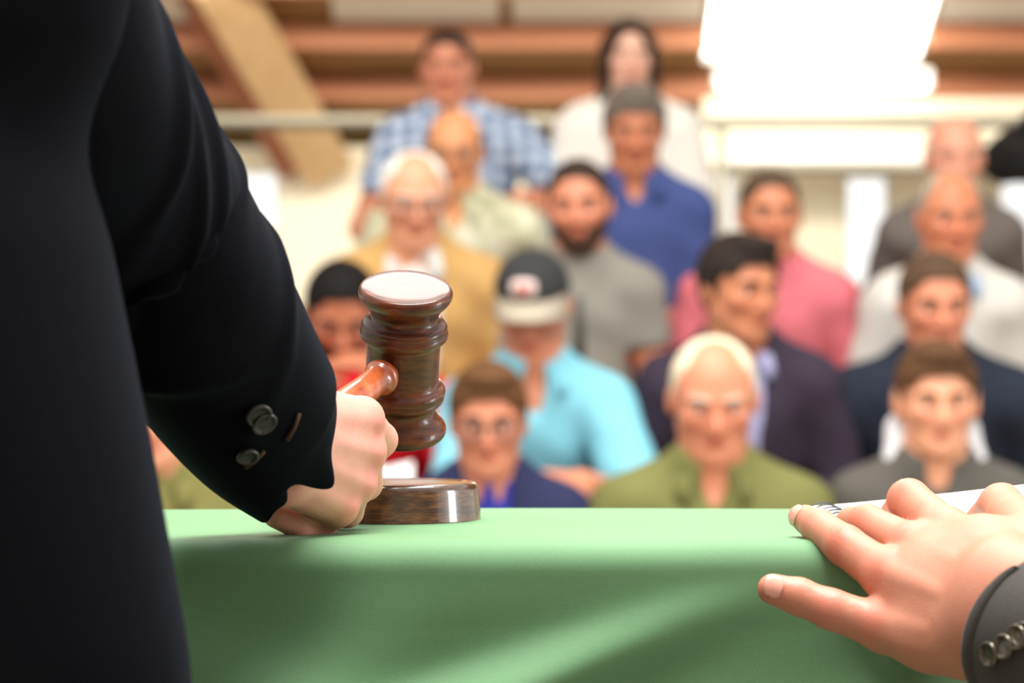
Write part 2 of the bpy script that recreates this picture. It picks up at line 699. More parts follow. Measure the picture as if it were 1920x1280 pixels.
def hair_solid(hd, style, h=0.005):
    lo, hi = hd.c - 0.62 * hd.s, hd.c + 0.62 * hd.s
    if style == 'long':
        lo = lo - np.array([0.0, 0.0, 0.42 * hd.s])
    S = Solid(axis_pts(lo[0], hi[0], h), axis_pts(lo[1], hi[1], h), axis_pts(lo[2], hi[2], h))
    if style == 'long':
        hd.ell(S, (0, 0.07, 0.15), (0.375, 0.44, 0.40), 0.05)
        for q in (-1, 1):
            hd.cone(S, (q * 0.30, 0.05, 0.15), (q * 0.37, 0.02, -0.62), 0.13, 0.085, 0.08)
            hd.cone(S, (q * 0.33, -0.10, 0.05), (q * 0.36, -0.12, -0.40), 0.07, 0.05, 0.06)
        hd.cone(S, (0, 0.30, 0.1), (0, 0.33, -0.5), 0.22, 0.16, 0.10)
        def cut(X, Y, Z):
            x, y, z = hd.local(X, Y, Z)
            face = np.sqrt((x / 0.27) ** 2 + ((z + 0.09) / 0.46) ** 2 + ((y + 0.40) / 0.46) ** 2) - 1
            return face * 0.25 * hd.s
        S.func(cut, lo, hi, 0.02 * hd.s, 's')
    else:
        th = {'short': 0.035, 'crop': 0.022, 'thick': 0.055, 'receding': 0.018, 'fringe': 0.028}[style]
        hd.ell(S, (0, 0.06, 0.14), (0.325 + th, 0.40 + th, 0.36 + th), 0.05)
        if style == 'thick':
            hd.ell(S, (0.02, -0.18, 0.43), (0.24, 0.20, 0.10), 0.08)
        hd.ell(S, (0, 0.16, -0.05), (0.30, 0.28, 0.26), 0.06)
        if style in ('short', 'thick', 'crop'):
            f1 = {'short': 0.30, 'thick': 0.26, 'crop': 0.33}[style]
            hx, hz = [-0.5, -0.30, -0.17, -0.08, 0.0, 0.10, 0.22, 0.5], [f1, f1, 0.22, 0.10, -0.10, -0.08, -0.24, -0.32]
        else:
            hx, hz = [-0.5, -0.2, -0.10, 0.0, 0.10, 0.22, 0.5], [0.50, 0.42, 0.16, -0.08, -0.06, -0.22, -0.30]
        def cut(X, Y, Z):
            x, y, z = hd.local(X, Y, Z)
            line = np.interp(y, hx, hz) + 0 * x
            if style in ('short', 'thick', 'crop'):
                line = line + 0.10 * np.clip((np.abs(x) - 0.17) / 0.1, 0, 1) * np.clip((-0.12 - y) / 0.1, 0, 1) * -1
            d = (line - z) * 0.8
            d = np.maximum(d, 0 * z - 1)
            if style == 'receding':      # thin bald crown behind the forehead
                d = np.maximum(d, 0.20 - np.sqrt((x / 1.1) ** 2 + ((y + 0.28) / 1.5) ** 2))
            if style == 'fringe':        # only a horseshoe of hair
                d = np.maximum(d, 0.8 * (z - 0.20 - 0.06 * (y > 0.2)))
            return d * hd.s
        S.func(cut, lo, hi, 0.012 * hd.s, 'i')
    return S


def beard_solid(hd, h=0.005, full=True):
    lo, hi = hd.p(0, -0.1, -0.25) - 0.42 * hd.s, hd.p(0, -0.1, -0.25) + 0.42 * hd.s
    S = Solid(axis_pts(lo[0], hi[0], h), axis_pts(lo[1], hi[1], h), axis_pts(lo[2], hi[2], h))
    hd.jawline(S, off=0.022 * hd.s)
    hd.ell(S, (0, -0.09, -0.08), (0.27, 0.27, 0.34), 0.08, off=0.014 * hd.s)
    def cut(X, Y, Z):
        x, y, z = hd.local(X, Y, Z)
        top = np.interp(np.abs(x), [0, 0.12, 0.17, 0.24, 0.3], [-0.185, -0.21, -0.20, -0.10, 0.0])
        d = (z - top) * 0.8
        d = np.maximum(d, 0.06 - np.sqrt((x / 1.5) ** 2 + ((z + 0.262) / 0.7) ** 2) - 0.25 * (y > -0.1))   # mouth stays free
        d = np.maximum(d, y - 0.06)
        return d * hd.s
    S.func(cut, lo, hi, 0.01 * hd.s, 'i')
    return S


def glasses(body, hd, mat):
    parts = []
    for q in (-1, 1):
        pts = [hd.p(q * 0.14 + 0.095 * math.cos(a), -0.425 + 0.02 * abs(math.cos(a)), -0.01 + 0.07 * math.sin(a)) for a in np.linspace(0, 2 * math.pi, 20, endpoint=False)]
        parts.append(tube_vf(pts, 0.012 * hd.s, 6, True))
        parts.append(tube_vf([hd.p(q * 0.235, -0.40, 0.02), hd.p(q * 0.33, -0.25, 0.03), hd.p(q * 0.355, 0.05, 0.03)], 0.010 * hd.s, 6))
    parts.append(tube_vf([hd.p(-0.05, -0.435, 0.01), hd.p(0, -0.45, 0.025), hd.p(0.05, -0.435, 0.01)], 0.010 * hd.s, 6))
    v, f = join_vf(parts)
    return mesh_obj('glasses', v, f, mat, body)


def ik(a, b, l1, l2, pole):
    """elbow between a and b for bone lengths l1, l2, bent towards pole"""
    a, b, pole = np.asarray(a, float), np.asarray(b, float), np.asarray(pole, float)
    d = np.linalg.norm(b - a)
    if d > (l1 + l2) * 0.985:
        b = a + (b - a) / d * (l1 + l2) * 0.985
        d = (l1 + l2) * 0.985
    x = (l1 * l1 - l2 * l2 + d * d) / (2 * d)
    hgt = math.sqrt(max(l1 * l1 - x * x, 1e-6))
    t = (b - a) / d
    p = nrm(pole - t * np.dot(pole, t))
    return a + t * x + p * hgt, b


def simple_hand(S, w, fd, up, side, s=1.0):
    """hand at wrist w, fingers along fd, back of the hand towards up; side +1: thumb on the lat side"""
    fd = nrm(fd)
    up = nrm(up - fd * np.dot(up, fd))
    lat = np.cross(fd, up) * side
    for i, o in enumerate((0.030, 0.010, -0.010, -0.029)):
        k0 = w + lat * o * 0.6 * s
        k1 = w + fd * 0.085 * s + lat * o * s
        S.cone(k0, k1, 0.017 * s, 0.0125 * s, 0.010)
        L = (0.040, 0.045, 0.042, 0.033)[i] * s
        j1 = k1 + (fd * 0.9 - up * 0.45) * L
        j2 = j1 + (fd * 0.25 - up * 0.95) * L * 0.75
        S.cone(k1, j1, 0.0105 * s, 0.0095 * s, 0.002)
        S.cone(j1, j2, 0.0095 * s, 0.0085 * s, 0.002)
    t0 = w + fd * 0.02 * s + lat * 0.025 * s
    t1 = t0 + (fd * 0.6 + lat * 0.6 - up * 0.3) * 0.045 * s
    t2 = t1 + (fd * 0.9 + lat * 0.1 - up * 0.4) * 0.035 * s
    S.cone(t0, t1, 0.015 * s, 0.012 * s, 0.008)
    S.cone(t1, t2, 0.0115 * s, 0.010 * s, 0.003)


EYE_WHITE = plain('eye_white', (232, 226, 218), 0.15, var=0.02)
IRIS_BROWN = plain('iris_brown', (46, 30, 22), 0.1, var=0.1)
IRIS_BLUE = plain('iris_grey_blue', (70, 86, 98), 0.1, var=0.1)


# ------------------------------------------------------------------ the hall
CONC = plain('floor_concrete', (150, 142, 130), 0.8, var=0.1, scale=2)
CREAM = plain('cream_panel', (250, 241, 214), 0.65, var=0.02, scale=1.5)
WHITE = plain('white_frame', (244, 242, 236), 0.45, var=0.02)
fl_ = box('floor', (-9, -3, -0.1), (9, 13.5, 0.0), CONC)
tag(fl_, 'grey concrete floor of the hall', kind='structure')

wf = box('wall_front', (-9, -3.2, 0), (9, -3.0, 5.2), plain('plastered_wall', (186, 176, 160), 0.8, var=0.1, scale=3))  # out of view, added to cut ambient light on the cloth front
tag(wf, 'unseen plastered wall behind the rostrum', kind='structure')

DW = 12.5                         # the back wall
wx = lambda px, D=DW: (px - 960) / F * D
wz = lambda py, D=DW: CZ + (640 - py) / F * D
WT = wz(297)                      # top of the back wall
# window openings in the back wall: (left, right, top, bottom) in the wall plane
wins = [(wx(405), wx(524), wz(316), wz(432)), (wx(1322), wx(1384), wz(322), wz(440)), (wx(1582), wx(1672), wz(324), wz(545)), (wx(1872), wx(1990), wz(322), wz(470))]
wall = empty('wall_back', (0, DW, 0))
tag(wall, 'cream panelled back wall of the hall', kind='structure')
xs_ = [-9.0]
for a, b, t, bo in wins:
    xs_ += [a, b]
xs_.append(9.0)
for i in range(0, len(xs_), 2):       # solid stretches, split into panels of up to 1.2 m
    a, b = xs_[i], xs_[i + 1]
    n = max(1, int(math.ceil((b - a) / 1.25)))
    for k in range(n):
        box('panel', (a + (b - a) * k / n + 0.002, DW, 0), (a + (b - a) * (k + 1) / n - 0.002, DW + 0.12, WT), CREAM, wall, 0.004)
for a, b, t, bo in wins:
    box('panel', (a, DW, 0), (b, DW + 0.12, bo), CREAM, wall, 0.004)
    box('panel', (a, DW, t), (b, DW + 0.12, WT), CREAM, wall, 0.004)
box('coping', (-9, DW - 0.03, WT), (9, DW + 0.15, WT + 0.05), CREAM, wall, 0.005)

m = Nodes('window_glass')
m.col((1, 1, 1))
m.set(rough=0.0, trans=1.0, ior=1.01)
GLASS = m.m
for i, (a, b, t, bo) in enumerate(wins):
    w = empty('window_%d' % (i + 1), ((a + b) / 2, DW, bo))
    tag(w, ('tall bright window beside the black coat', 'narrow bright window beside the man in pink', 'tall bright window with greenery between pink and pale grey men', 'bright window with greenery at the edge by the black jacket')[i], kind='structure')
    fw = 0.022
    for lo, hi in (((a, bo), (a + fw, t)), ((b - fw, bo), (b, t)), ((a + fw, bo), (b - fw, bo + fw)), ((a + fw, t - fw), (b - fw, t))):
        box('frame', (lo[0], DW + 0.03, lo[1]), (hi[0], DW + 0.09, hi[1]), WHITE, w)
    box('pane', (a + fw, DW + 0.055, bo + fw), (b - fw, DW + 0.060, t - fw), GLASS, w)

# upper boarding on the right, in front of the eaves
UB = 11.9
ub = empty('wall_upper', (4.0, UB, wz(305, UB)))
tag(ub, 'cream horizontal boarding under the eaves', kind='structure')
yy = [305, 284, 258, 232, 204, 183]
for k in range(5):
    box('board', (wx(1318, UB), UB + 0.004 * (k % 2), wz(yy[k], UB) + 0.002), (8.6, UB + 0.05, wz(yy[k + 1], UB) - 0.004), WHITE if k == 0 else CREAM, ub, 0.004)

# sloping timber roof that comes down to the back wall
RS = 0.36
rz = lambda y: WT + 0.05 + RS * (DW + 0.25 - y)
DECK = wood('roof_deck', (120, 84, 46), (150, 108, 62), (176, 132, 80), (2, 30, 30), 0.7, 0.0)
PURL = wood('purlin_timber', (160, 98, 66), (184, 118, 80), (200, 138, 98), (2, 30, 30), 0.6, 0.0)
GLU = wood('glulam_timber', (194, 154, 108), (210, 172, 124), (220, 184, 138), (6, 6, 2), 0.6, 0.0)
REDW = wood('red_brown_timber', (150, 84, 58), (172, 100, 70), (186, 116, 82), (6, 6, 2), 0.6, 0.0)
ceil = empty('ceiling', (0, 11, rz(11)))
tag(ceil, 'sloping timber roof with deck boards and purlins', kind='structure')
yb = np.linspace(DW + 0.4, 6.9, 31)
SKL = (wx(1312, 12.0), wx(1312, 12.0) + 0.90)        # roof light: x range
YS0, YS1 = 11.85, 10.0                                # and y range
for k in range(30):
    y0, y1 = yb[k], yb[k + 1]
    def plank(xa, xb):
        v = [(xa, y0, rz(y0)), (xb, y0, rz(y0)), (xb, y1 + 0.004, rz(y1)), (xa, y1 + 0.004, rz(y1))]
        v += [(x, y, z + 0.03) for x, y, z in v]
        mesh_obj('plank', v, [(0, 1, 2, 3), (7, 6, 5, 4), (0, 4, 5, 1), (1, 5, 6, 2), (2, 6, 7, 3), (3, 7, 4, 0)], DECK, ceil, smooth=False)
    if y1 < YS0 and y0 > YS1:
        plank(-9, SKL[0])
        plank(SKL[1], 9)
    else:
        plank(-9, 9)
for y, h in ((12.02, 0.10), (11.55, 0.10), (11.05, 0.12), (10.4, 0.12), (9.7, 0.12), (9.0, 0.12), (8.2, 0.12), (7.4, 0.12)):
    z = rz(y)
    v, f = box_vf((-9, y - 0.04, z - h), (9, y + 0.04, z), 0.004)
    if YS1 < y < YS0:
        v, f = join_vf([box_vf((-9, y - 0.04, z - h), (SKL[0], y + 0.04, z), 0.004), box_vf((SKL[1], y - 0.04, z - h), (9, y + 0.04, z), 0.004)])
        for s_ in (0, 1):
            a, b = ((-9, SKL[0]), (SKL[1], 9))[s_]
            box('purlin', (a, y - 0.04, z - h), (b, y + 0.04, z), PURL, ceil, 0.004)
    else:
        mesh_obj('purlin', v, f, PURL, ceil, smooth=False)
# pale boards standing in for a bright strip of roof light between purlins
STRIP = plain('bright_strip_white', (246, 240, 228), 0.7, var=0.02)
for a, b in ((-0.72, -0.05), (0.0, SKL[0] - 0.02), (SKL[1] + 0.02, 2.6), (-1.5, -1.1)):
    y0, y1 = 11.50, 11.10
    v = [(a, y0, rz(y0) - 0.012), (b, y0, rz(y0) - 0.012), (b, y1, rz(y1) - 0.012), (a, y1, rz(y1) - 0.012)]
    v += [(x, y, z + 0.012) for x, y, z in v]
    mesh_obj('bright_strip_board', v, [(0, 1, 2, 3), (7, 6, 5, 4), (0, 4, 5, 1), (1, 5, 6, 2), (2, 6, 7, 3), (3, 7, 4, 0)], STRIP, ceil, smooth=False)

# roof light: translucent panel with daylight on it
rl = empty('window_5', ((SKL[0] + SKL[1]) / 2, 11.1, rz(11.1)))
tag(rl, 'large glowing roof light in the timber ceiling', kind='structure')
DAY = emitter('daylit_panel', (255, 252, 244), 5.0)
n = 4
for k in range(n):
    a, b = SKL[0] + (SKL[1] - SKL[0]) * k / n + 0.006, SKL[0] + (SKL[1] - SKL[0]) * (k + 1) / n - 0.006
    v = [(a, YS0, rz(YS0) + 0.005), (b, YS0, rz(YS0) + 0.005), (b, YS1, rz(YS1) + 0.005), (a, YS1, rz(YS1) + 0.005)]
    v += [(x, y, z + 0.015) for x, y, z in v]
    mesh_obj('pane', v, [(0, 1, 2, 3), (7, 6, 5, 4), (0, 4, 5, 1), (1, 5, 6, 2), (2, 6, 7, 3), (3, 7, 4, 0)], DAY, rl, smooth=False)
for k in range(n + 1):
    x = SKL[0] + (SKL[1] - SKL[0]) * k / n
    beam('glazing_bar', (x, YS0, rz(YS0)), (x, YS1, rz(YS1)), 0.012, 0.03, WHITE, rl, side=(1, 0, 0))
for y in (YS0, YS1):
    beam('frame', (SKL[0], y, rz(y)), (SKL[1], y, rz(y)), 0.03, 0.03, WHITE, rl, side=(0, 1, 0))

# laminated portal frame leaning up to the left, with a red-brown brace behind it
pf = empty('portal_frame', P(606, 300, 12.4))
tag(pf, 'pale laminated timber frame leaning left under the roof', kind='structure')
a, b = P(606, 300, 12.40), P(396, -60, 11.0)
beam('rafter', a, b, 0.20, 0.215, GLU, pf, side=(0, 1, 0))
beam('brace', P(540, 302, 12.44), P(340, -55, 11.08), 0.14, 0.12, REDW, pf, side=(0, 1, 0))

# fluorescent lamp hanging under the roof light
LD = 10.9
lx0, lx1, lz = wx(1338, LD), wx(1744, LD), wz(156, LD)
lamp = empty('fluorescent_lamp', ((lx0 + lx1) / 2, LD, lz))
tag(lamp, 'long glowing fluorescent lamp hanging below the roof light', 'lamp')
TUBE = emitter('lamp_tube', (255, 250, 235), 7.0)
for dy in (-0.035, 0.035):
    tube('tube', [(lx0 + 0.02, LD + dy, lz - 0.006), (lx1 - 0.02, LD + dy, lz - 0.006)], 0.016, TUBE, lamp, 14)
box('housing', (lx0, LD - 0.07, lz + 0.015), (lx1, LD + 0.07, lz + 0.05), WHITE, lamp, 0.006)
for x in (lx0, lx1 - 0.02):
    box('end_cap', (x, LD - 0.07, lz - 0.026), (x + 0.02, LD + 0.07, lz + 0.015), WHITE, lamp, 0.004)
for x in (lx0 + 0.12, lx1 - 0.12):
    tube('hanger', [(x, LD, lz + 0.05), (x, LD, rz(LD) + 0.005)], 0.005, WIRE0 if 'WIRE0' in globals() else plain('steel_wire', (140, 140, 140), 0.4, 0.8), lamp, 8)

# lime-green bushes outside the two right windows
LEAF = plain('lime_leaf', (168, 200, 84), 0.6, var=0.3, scale=8)
rngb = random.Random(8)
for (bx_, by_, bz_, br_), lb in (((wx(1690, 14.2), 14.2, 1.1, 0.42), 'bright green bush outside the tall middle window'), ((wx(1985, 14.6), 14.6, 1.3, 0.36), 'bright green bush outside the window at the edge')):
    e = empty('bush', (bx_, by_, 0))
    tag(e, lb, 'bush', 'bushes outside the windows')
    vs, fs = [], []
    for k in range(900):
        t_, ph = rngb.uniform(0, 2 * math.pi), rngb.uniform(-1, 1)
        rr_ = br_ * rngb.uniform(0.6, 1.0) ** 0.5
        c_ = np.array([bx_ + rr_ * math.cos(t_) * math.sqrt(1 - ph * ph), by_ + rr_ * math.sin(t_) * math.sqrt(1 - ph * ph), bz_ + 1.15 * rr_ * ph])
        d1 = nrm([rngb.gauss(0, 1) for _ in range(3)])
        d2 = nrm(np.cross(d1, [rngb.gauss(0, 1) for _ in range(3)]))
        o_ = len(vs)
        vs += [c_ - d1 * 0.05, c_ + d2 * 0.022, c_ + d1 * 0.05, c_ - d2 * 0.022]
        fs.append((o_, o_ + 1, o_ + 2, o_ + 3))
    lf = mesh_obj('foliage', vs, fs, LEAF, e, smooth=False)
    lf['kind'] = 'stuff'
    for k in range(5):
        tube('stem', [(bx_ + 0.05 * (k - 2), by_, 0), (bx_ + 0.10 * (k - 2), by_ + 0.05 * (k % 2), bz_ * 0.6), (bx_ + 0.16 * (k - 2), by_, bz_ + 0.1)], [0.02, 0.014, 0.008], plain('bark', (90, 70, 50), 0.9), e, 8)
gr = box('ground', (-9, 13.5, -0.1), (9, 30, 0.0), plain('lawn', (120, 150, 80), 0.9, var=0.2, scale=3))
tag(gr, 'lawn outside the hall windows', kind='structure')

# ------------------------------------------------------------------ tiered bleacher
SEATZ = [0.40, 0.64, 0.88, 1.12, 1.36]
HIPY = [5.92, 6.70, 7.45, 8.18, 8.95]
BEN = wood('bench_timber', (150, 112, 72), (176, 136, 92), (196, 158, 112), (2, 30, 30), 0.6, 0.1)
STL = plain('galvanised_steel', (138, 134, 116), 0.5, 0.0, var=0.06)
bl = empty('bleacher', (0.2, 7.4, 0))
tag(bl, 'tiered wooden bleacher that the audience sits on', 'bleacher')
BX0, BX1 = -2.6, 2.6
for k in range(5):
    z, y = SEATZ[k], HIPY[k]
    for q in (0, 1):
        box('seat_plank', (BX0, y - 0.17 + q * 0.175, z - 0.04), (BX1, y - 0.005 + q * 0.175, z), BEN, bl, 0.004)
    fz = z - 0.42
    if fz > 0.02:
        for q in (0, 1):
            box('foot_plank', (BX0, y - 0.60 + q * 0.19, fz - 0.035), (BX1, y - 0.42 + q * 0.19, fz), BEN, bl, 0.004)
    for x in np.linspace(BX0 + 0.2, BX1 - 0.2, 5):
        box('post', (x - 0.025, y - 0.03, 0), (x + 0.025, y + 0.03, z - 0.04), STL, bl)
        if fz > 0.05:
            box('post', (x - 0.02, y - 0.53, 0), (x + 0.02, y - 0.48, fz - 0.035), STL, bl)
# guard rail behind the top row
GRY = 9.75
gd = empty('guard_rail', (0, GRY, 0))
tag(gd, 'grey metal guard rail behind the top row of seats', 'railing')
for py, r_, xa in ((229, 0.024, -2.9), (316, 0.016, wx(1352, GRY))):
    tube('rail', [(xa, GRY, wz(py, GRY)), (2.9, GRY, wz(py, GRY))], r_, STL, gd, 12)
for px in (-200, 250, 1352, 2200):
    tube('post', [(wx(px, GRY), GRY, 0), (wx(px, GRY), GRY, wz(229, GRY))], 0.02, STL, gd, 12)


# ------------------------------------------------------------------ foreground: table, cloth, block, gavel
TZ = 1.1277            # table top (cloth surface)
Y0, Y1 = 1.712, 2.057  # front and back edge of the table
oak = wood('table_wood', (92, 62, 38), (124, 86, 54), (150, 108, 70), (4, 40, 40), 0.5, 0.1)
table = empty('rostrum_table', (0.1, (Y0 + Y1) / 2, 0))
box('table_top', (-1.30, Y0 + 0.012, TZ - 0.034), (1.60, Y1 - 0.012, TZ - 0.004), oak, table, 0.003)
for x in (-1.24, 1.54):
    for y in (Y0 + 0.05, Y1 - 0.05):
        box('leg', (x - 0.03, y - 0.03, 0), (x + 0.03, y + 0.03, TZ - 0.034), oak, table, 0.003)
for y in (Y0 + 0.05, Y1 - 0.05):
    box('apron', (-1.21, y - 0.01, TZ - 0.12), (1.51, y + 0.01, TZ - 0.034), oak, table)
tag(table, 'narrow wooden rostrum table hidden beneath the green cloth', 'table')

m = Nodes('green_cloth')
c0 = lin(98, 137, 97)
f = m.noise(7, 3)
m.col(m.ramp(f, [(0.3, tuple(x * 0.93 for x in c0)), (0.7, tuple(x * 1.07 for x in c0))]))
m.set(rough=0.6, sheen=0.05, sheen_rough=0.5, spec=0.22)
m.b.inputs['Sheen Tint'].default_value = (0.93, 1.0, 0.92, 1)
w1 = m.n('ShaderNodeTexWave', wave_type='BANDS', bands_direction='X')
w1.inputs['Scale'].default_value = 420
w1.inputs['Distortion'].default_value = 1.2
m.l(m.co(), w1.inputs['Vector'])
w2 = m.n('ShaderNodeTexWave', wave_type='BANDS', bands_direction='Z')
w2.inputs['Scale'].default_value = 420
w2.inputs['Distortion'].default_value = 1.2
m.l(m.co(), w2.inputs['Vector'])
hh_ = m.mix(0.5, w1.outputs[0], w2.outputs[0])
hh_ = m.mix(0.4, hh_, m.noise(300, 2))
m.bump(hh_, 0.35, 0.0008)
GREEN = m.m


def build_cloth():
    nx = 420
    xs = np.linspace(-1.36, 1.66, nx)
    R = 0.016
    # cross-section: back drop, top, front edge, front drop
    sec = []
    for t in np.linspace(0.55, 0.02, 12):
        sec.append((Y1 + 0.004, TZ - t, 'b', t))
    for a in np.linspace(0, math.pi / 2, 6):
        sec.append((Y1 - R + (R + 0.004) * math.cos(a), TZ - R + R * math.sin(a), 't', 0))
    for y in np.linspace(Y1 - 0.03, Y0 + 0.03, 26):
        sec.append((y, TZ, 't', 0))
    for a in np.linspace(math.pi / 2, math.pi, 9):
        sec.append((Y0 + R + R * math.cos(a), TZ - R + R * math.sin(a), 'e', 0.0))
    for t in np.concatenate([np.linspace(0.020, 0.20, 60), np.linspace(0.215, 0.95, 36)]):
        sec.append((Y0, TZ - t, 'f', t))
    V = []
    for (y, z, k, t) in sec:
        yy = np.full(nx, y)
        zz = np.full(nx, z)
        if k == 'f':
            g = np.clip((t - 0.012) / 0.10, 0, 1)
            gg = g * g * (3 - 2 * g)
            fold = 0.0
            # draped ridges: (x at the edge, slope dx/dt, width, height)
            for x0, sl, wd, am in ((0.19, -2.2, 0.045, 0.016), (0.31, -0.75, 0.035, 0.012), (-0.26, 1.0, 0.06, 0.008),
                                   (-0.04, -0.9, 0.05, 0.007), (0.62, 0.3, 0.05, 0.018), (0.95, -0.3, 0.06, 0.02), (1.3, 0.2, 0.05, 0.02), (-0.6, 0.3, 0.06, 0.02), (-0.95, -0.2, 0.06, 0.02)):
                fold = fold + 1.5 * am * np.exp(-((xs - x0 - sl * t) / (0.8 * wd * (1 + 3.0 * t))) ** 2)
            yy = yy - gg * fold * (1 + 2.0 * t) - 0.035 * max(t - 0.05, 0) * (1 + 0.4 * np.sin(xs * 5.1 + 1.0))
            # the cloth is drawn in under the edge near the left before it falls
            yy = yy + 0.004 * np.exp(-((t - 0.075) / 0.03) ** 2) * np.exp(-((xs + 0.10) / 0.30) ** 2)
        elif k == 't':
            zz = zz + 0.0006 * np.sin(xs * 9 + y * 13) * np.clip((y - Y0) / 0.05, 0, 1)
        elif k == 'b':
            yy = yy + 0.02 * t + 0.012 * t * np.sin(xs * 9)
        V.append(np.stack([xs, yy, zz], 1))
    V = np.stack(V)          # section x nx
    ns = len(sec)
    idx = np.arange(ns * nx).reshape(ns, nx)
    Q = np.stack([idx[:-1, :-1], idx[:-1, 1:], idx[1:, 1:], idx[1:, :-1]], -1).reshape(-1, 4)
    o = mesh_obj('tablecloth', V.reshape(-1, 3), Q, GREEN, None, (0.15, (Y0 + Y1) / 2, TZ - 0.95))
    md = o.modifiers.new('thickness', 'SOLIDIFY')
    md.thickness = 0.0022
    md.offset = -1
    return o


tag(build_cloth(), 'plain green cloth draped over the rostrum table', 'tablecloth')

# sound block
BLK = wood('block_walnut', (26, 13, 6), (66, 38, 19), (124, 78, 42), (110, 110, 800), 0.3, 0.8, bump=0.05)
bc = P(741, 987, 1.932)
bx, by, br = bc[0], 1.932, 0.0585
pr = [(0, 0), (br - 0.0015, 0), (br, 0.0012), (br - 0.0001, 0.0020), (br - 0.0019, 0.0215), (br - 0.0020, 0.0225), (br - 0.0027, 0.0245), (br - 0.0040, 0.0262), (br - 0.005, 0.0268), (br - 0.0065, 0.0268), (br - 0.0075, 0.0262), (br * 0.5, 0.0264), (0, 0.0264)]
v, fcs = lathe_vf(pr, (bx, by, TZ + 0.0004), (0, 0, 1), 128)
blk = mesh_obj('sound_block', v, fcs, BLK, None, (bx, by, TZ + 0.0004))
blk.data.polygons.foreach_set('use_smooth', [p.normal.z < 0.98 and p.normal.z > -0.98 for p in blk.data.polygons])
tag(blk, 'round polished dark walnut sound block lying on the green cloth', 'sound block')

# gavel
GW = wood('gavel_walnut', (34, 12, 5), (74, 33, 13), (108, 54, 25), (60, 60, 300), 0.38, 0.28, rot=(0.38, 0, 0), bump=0.03)
GW.node_tree.nodes['Principled BSDF'].inputs['Specular IOR Level'].default_value = 0.22
GH = P(755, 676, 1.885)                     # centre of the head
ga = nrm((0.055, -0.40, 0.915))            # head axis, top leaning to the camera
L = 0.107
prof = [(0, 0.5), (0.0285, 0.5), (0.0308, 0.492), (0.0322, 0.470), (0.0322, 0.440), (0.0300, 0.405), (0.0255, 0.365), (0.0232, 0.325), (0.0235, 0.290), (0.0268, 0.268),
        (0.0285, 0.262), (0.0300, 0.240), (0.0288, 0.222), (0.0302, 0.212), (0.0306, 0.190), (0.0298, 0.165), (0.0266, 0.150), (0.0254, 0.125), (0.0252, 0.05)]
prof = prof + [(r, -h) for r, h in prof[::-1]]
pp = [prof[0]]
for i in range(len(prof) - 1):
    for t in (0.33, 0.66, 1.0):
        pp.append((prof[i][0] * (1 - t) + prof[i + 1][0] * t, prof[i][1] * (1 - t) + prof[i + 1][1] * t))
pp = np.array(pp)
for _ in range(2):
    pp[2:-2] = 0.25 * pp[1:-3] + 0.5 * pp[2:-2] + 0.25 * pp[3:-1]
gavel = empty('gavel', GH)
v, fcs = lathe_vf([(r * 0.965, h * L) for r, h in pp[::-1]], GH, ga, 96)
mesh_obj('head', v, fcs, GW, gavel)
gu = np.array([-0.42, -0.80, -0.42])
gu = nrm(gu - ga * np.dot(gu, ga))         # handle direction, head to hand
hp = [(0.0, 0.012), (0.0085, 0.014), (0.0085, 0.026), (0.0115, 0.029), (0.0120, 0.033), (0.0100, 0.037), (0.0092, 0.045), (0.0100, 0.065), (0.0112, 0.10), (0.0118, 0.125), (0.0112, 0.15), (0.0098, 0.17), (0.0112, 0.180), (0.0100, 0.190), (0, 0.193)]
v, fcs = lathe_vf(catmull(hp, 60), GH, gu, 40)
mesh_obj('handle', v, fcs, wood('gavel_handle_wood', (92, 34, 14), (150, 66, 30), (196, 108, 60), (60, 60, 20), 0.3, 0.5, bump=0.02), gavel)
tag(gavel, 'turned dark wooden gavel held above the sound block', 'gavel')

# ------------------------------------------------------------------ foreground: the auctioneer
SKIN_A = skin('skin_auctioneer', (210, 146, 130), detail=True)
SKIN_B = skin('skin_helper', (188, 126, 102), detail=True)


def flush_at(V, pts, rad, amp):
    f = np.zeros(len(V))
    for p, r, a in zip(pts, rad, amp):
        f = np.maximum(f, a * np.exp(-np.sum((V - p) ** 2, 1) / (r * r)))
    return f


def build_hand(S, fingers, radii, bases, wrist, extra=(), tend=None):
    """fingers: chains of joints from the knuckle on; bases: metacarpal base of each of the first four; all smooth-joined to a palm"""
    fs = Solid(*S.ax)
    for ch, rr in zip(fingers, radii):
        one = Solid(*S.ax)
        for a, b, ra, rb in zip(ch[:-1], ch[1:], rr[:-1], rr[1:]):
            one.cone(a, b, ra, rb, 0.0035)
        fs.v = smin(fs.v, one.v, 0.0016)
    pm = Solid(*S.ax)
    for ch, rr, b in zip(fingers, radii, bases):
        pm.cone(b, ch[0], 0.0165, rr[0] * 1.05, 0.014)
    for a, b, ra, rb in wrist:
        pm.cone(a, b, ra, rb, 0.016)
    for a, b, ra, rb, k in extra:
        pm.cone(a, b, ra, rb, k)
    if tend is not None:
        for ch, rr in list(zip(fingers, radii))[:4]:
            pm.cone(ch[0] + tend * 0.0035, ch[0] + tend * 0.0036, rr[0] * 0.93, rr[0] * 0.93, 0.004)
        for ch, b in zip(fingers, bases):
            pm.cone(b * 0.75 + ch[0] * 0.25 + tend * 0.0135, ch[0] + tend * 0.0100, 0.0028, 0.0040, 0.006)
    pm.v = smin(pm.v, fs.v, 0.006)
    S.v = smin(S.v, pm.v, 0.01)


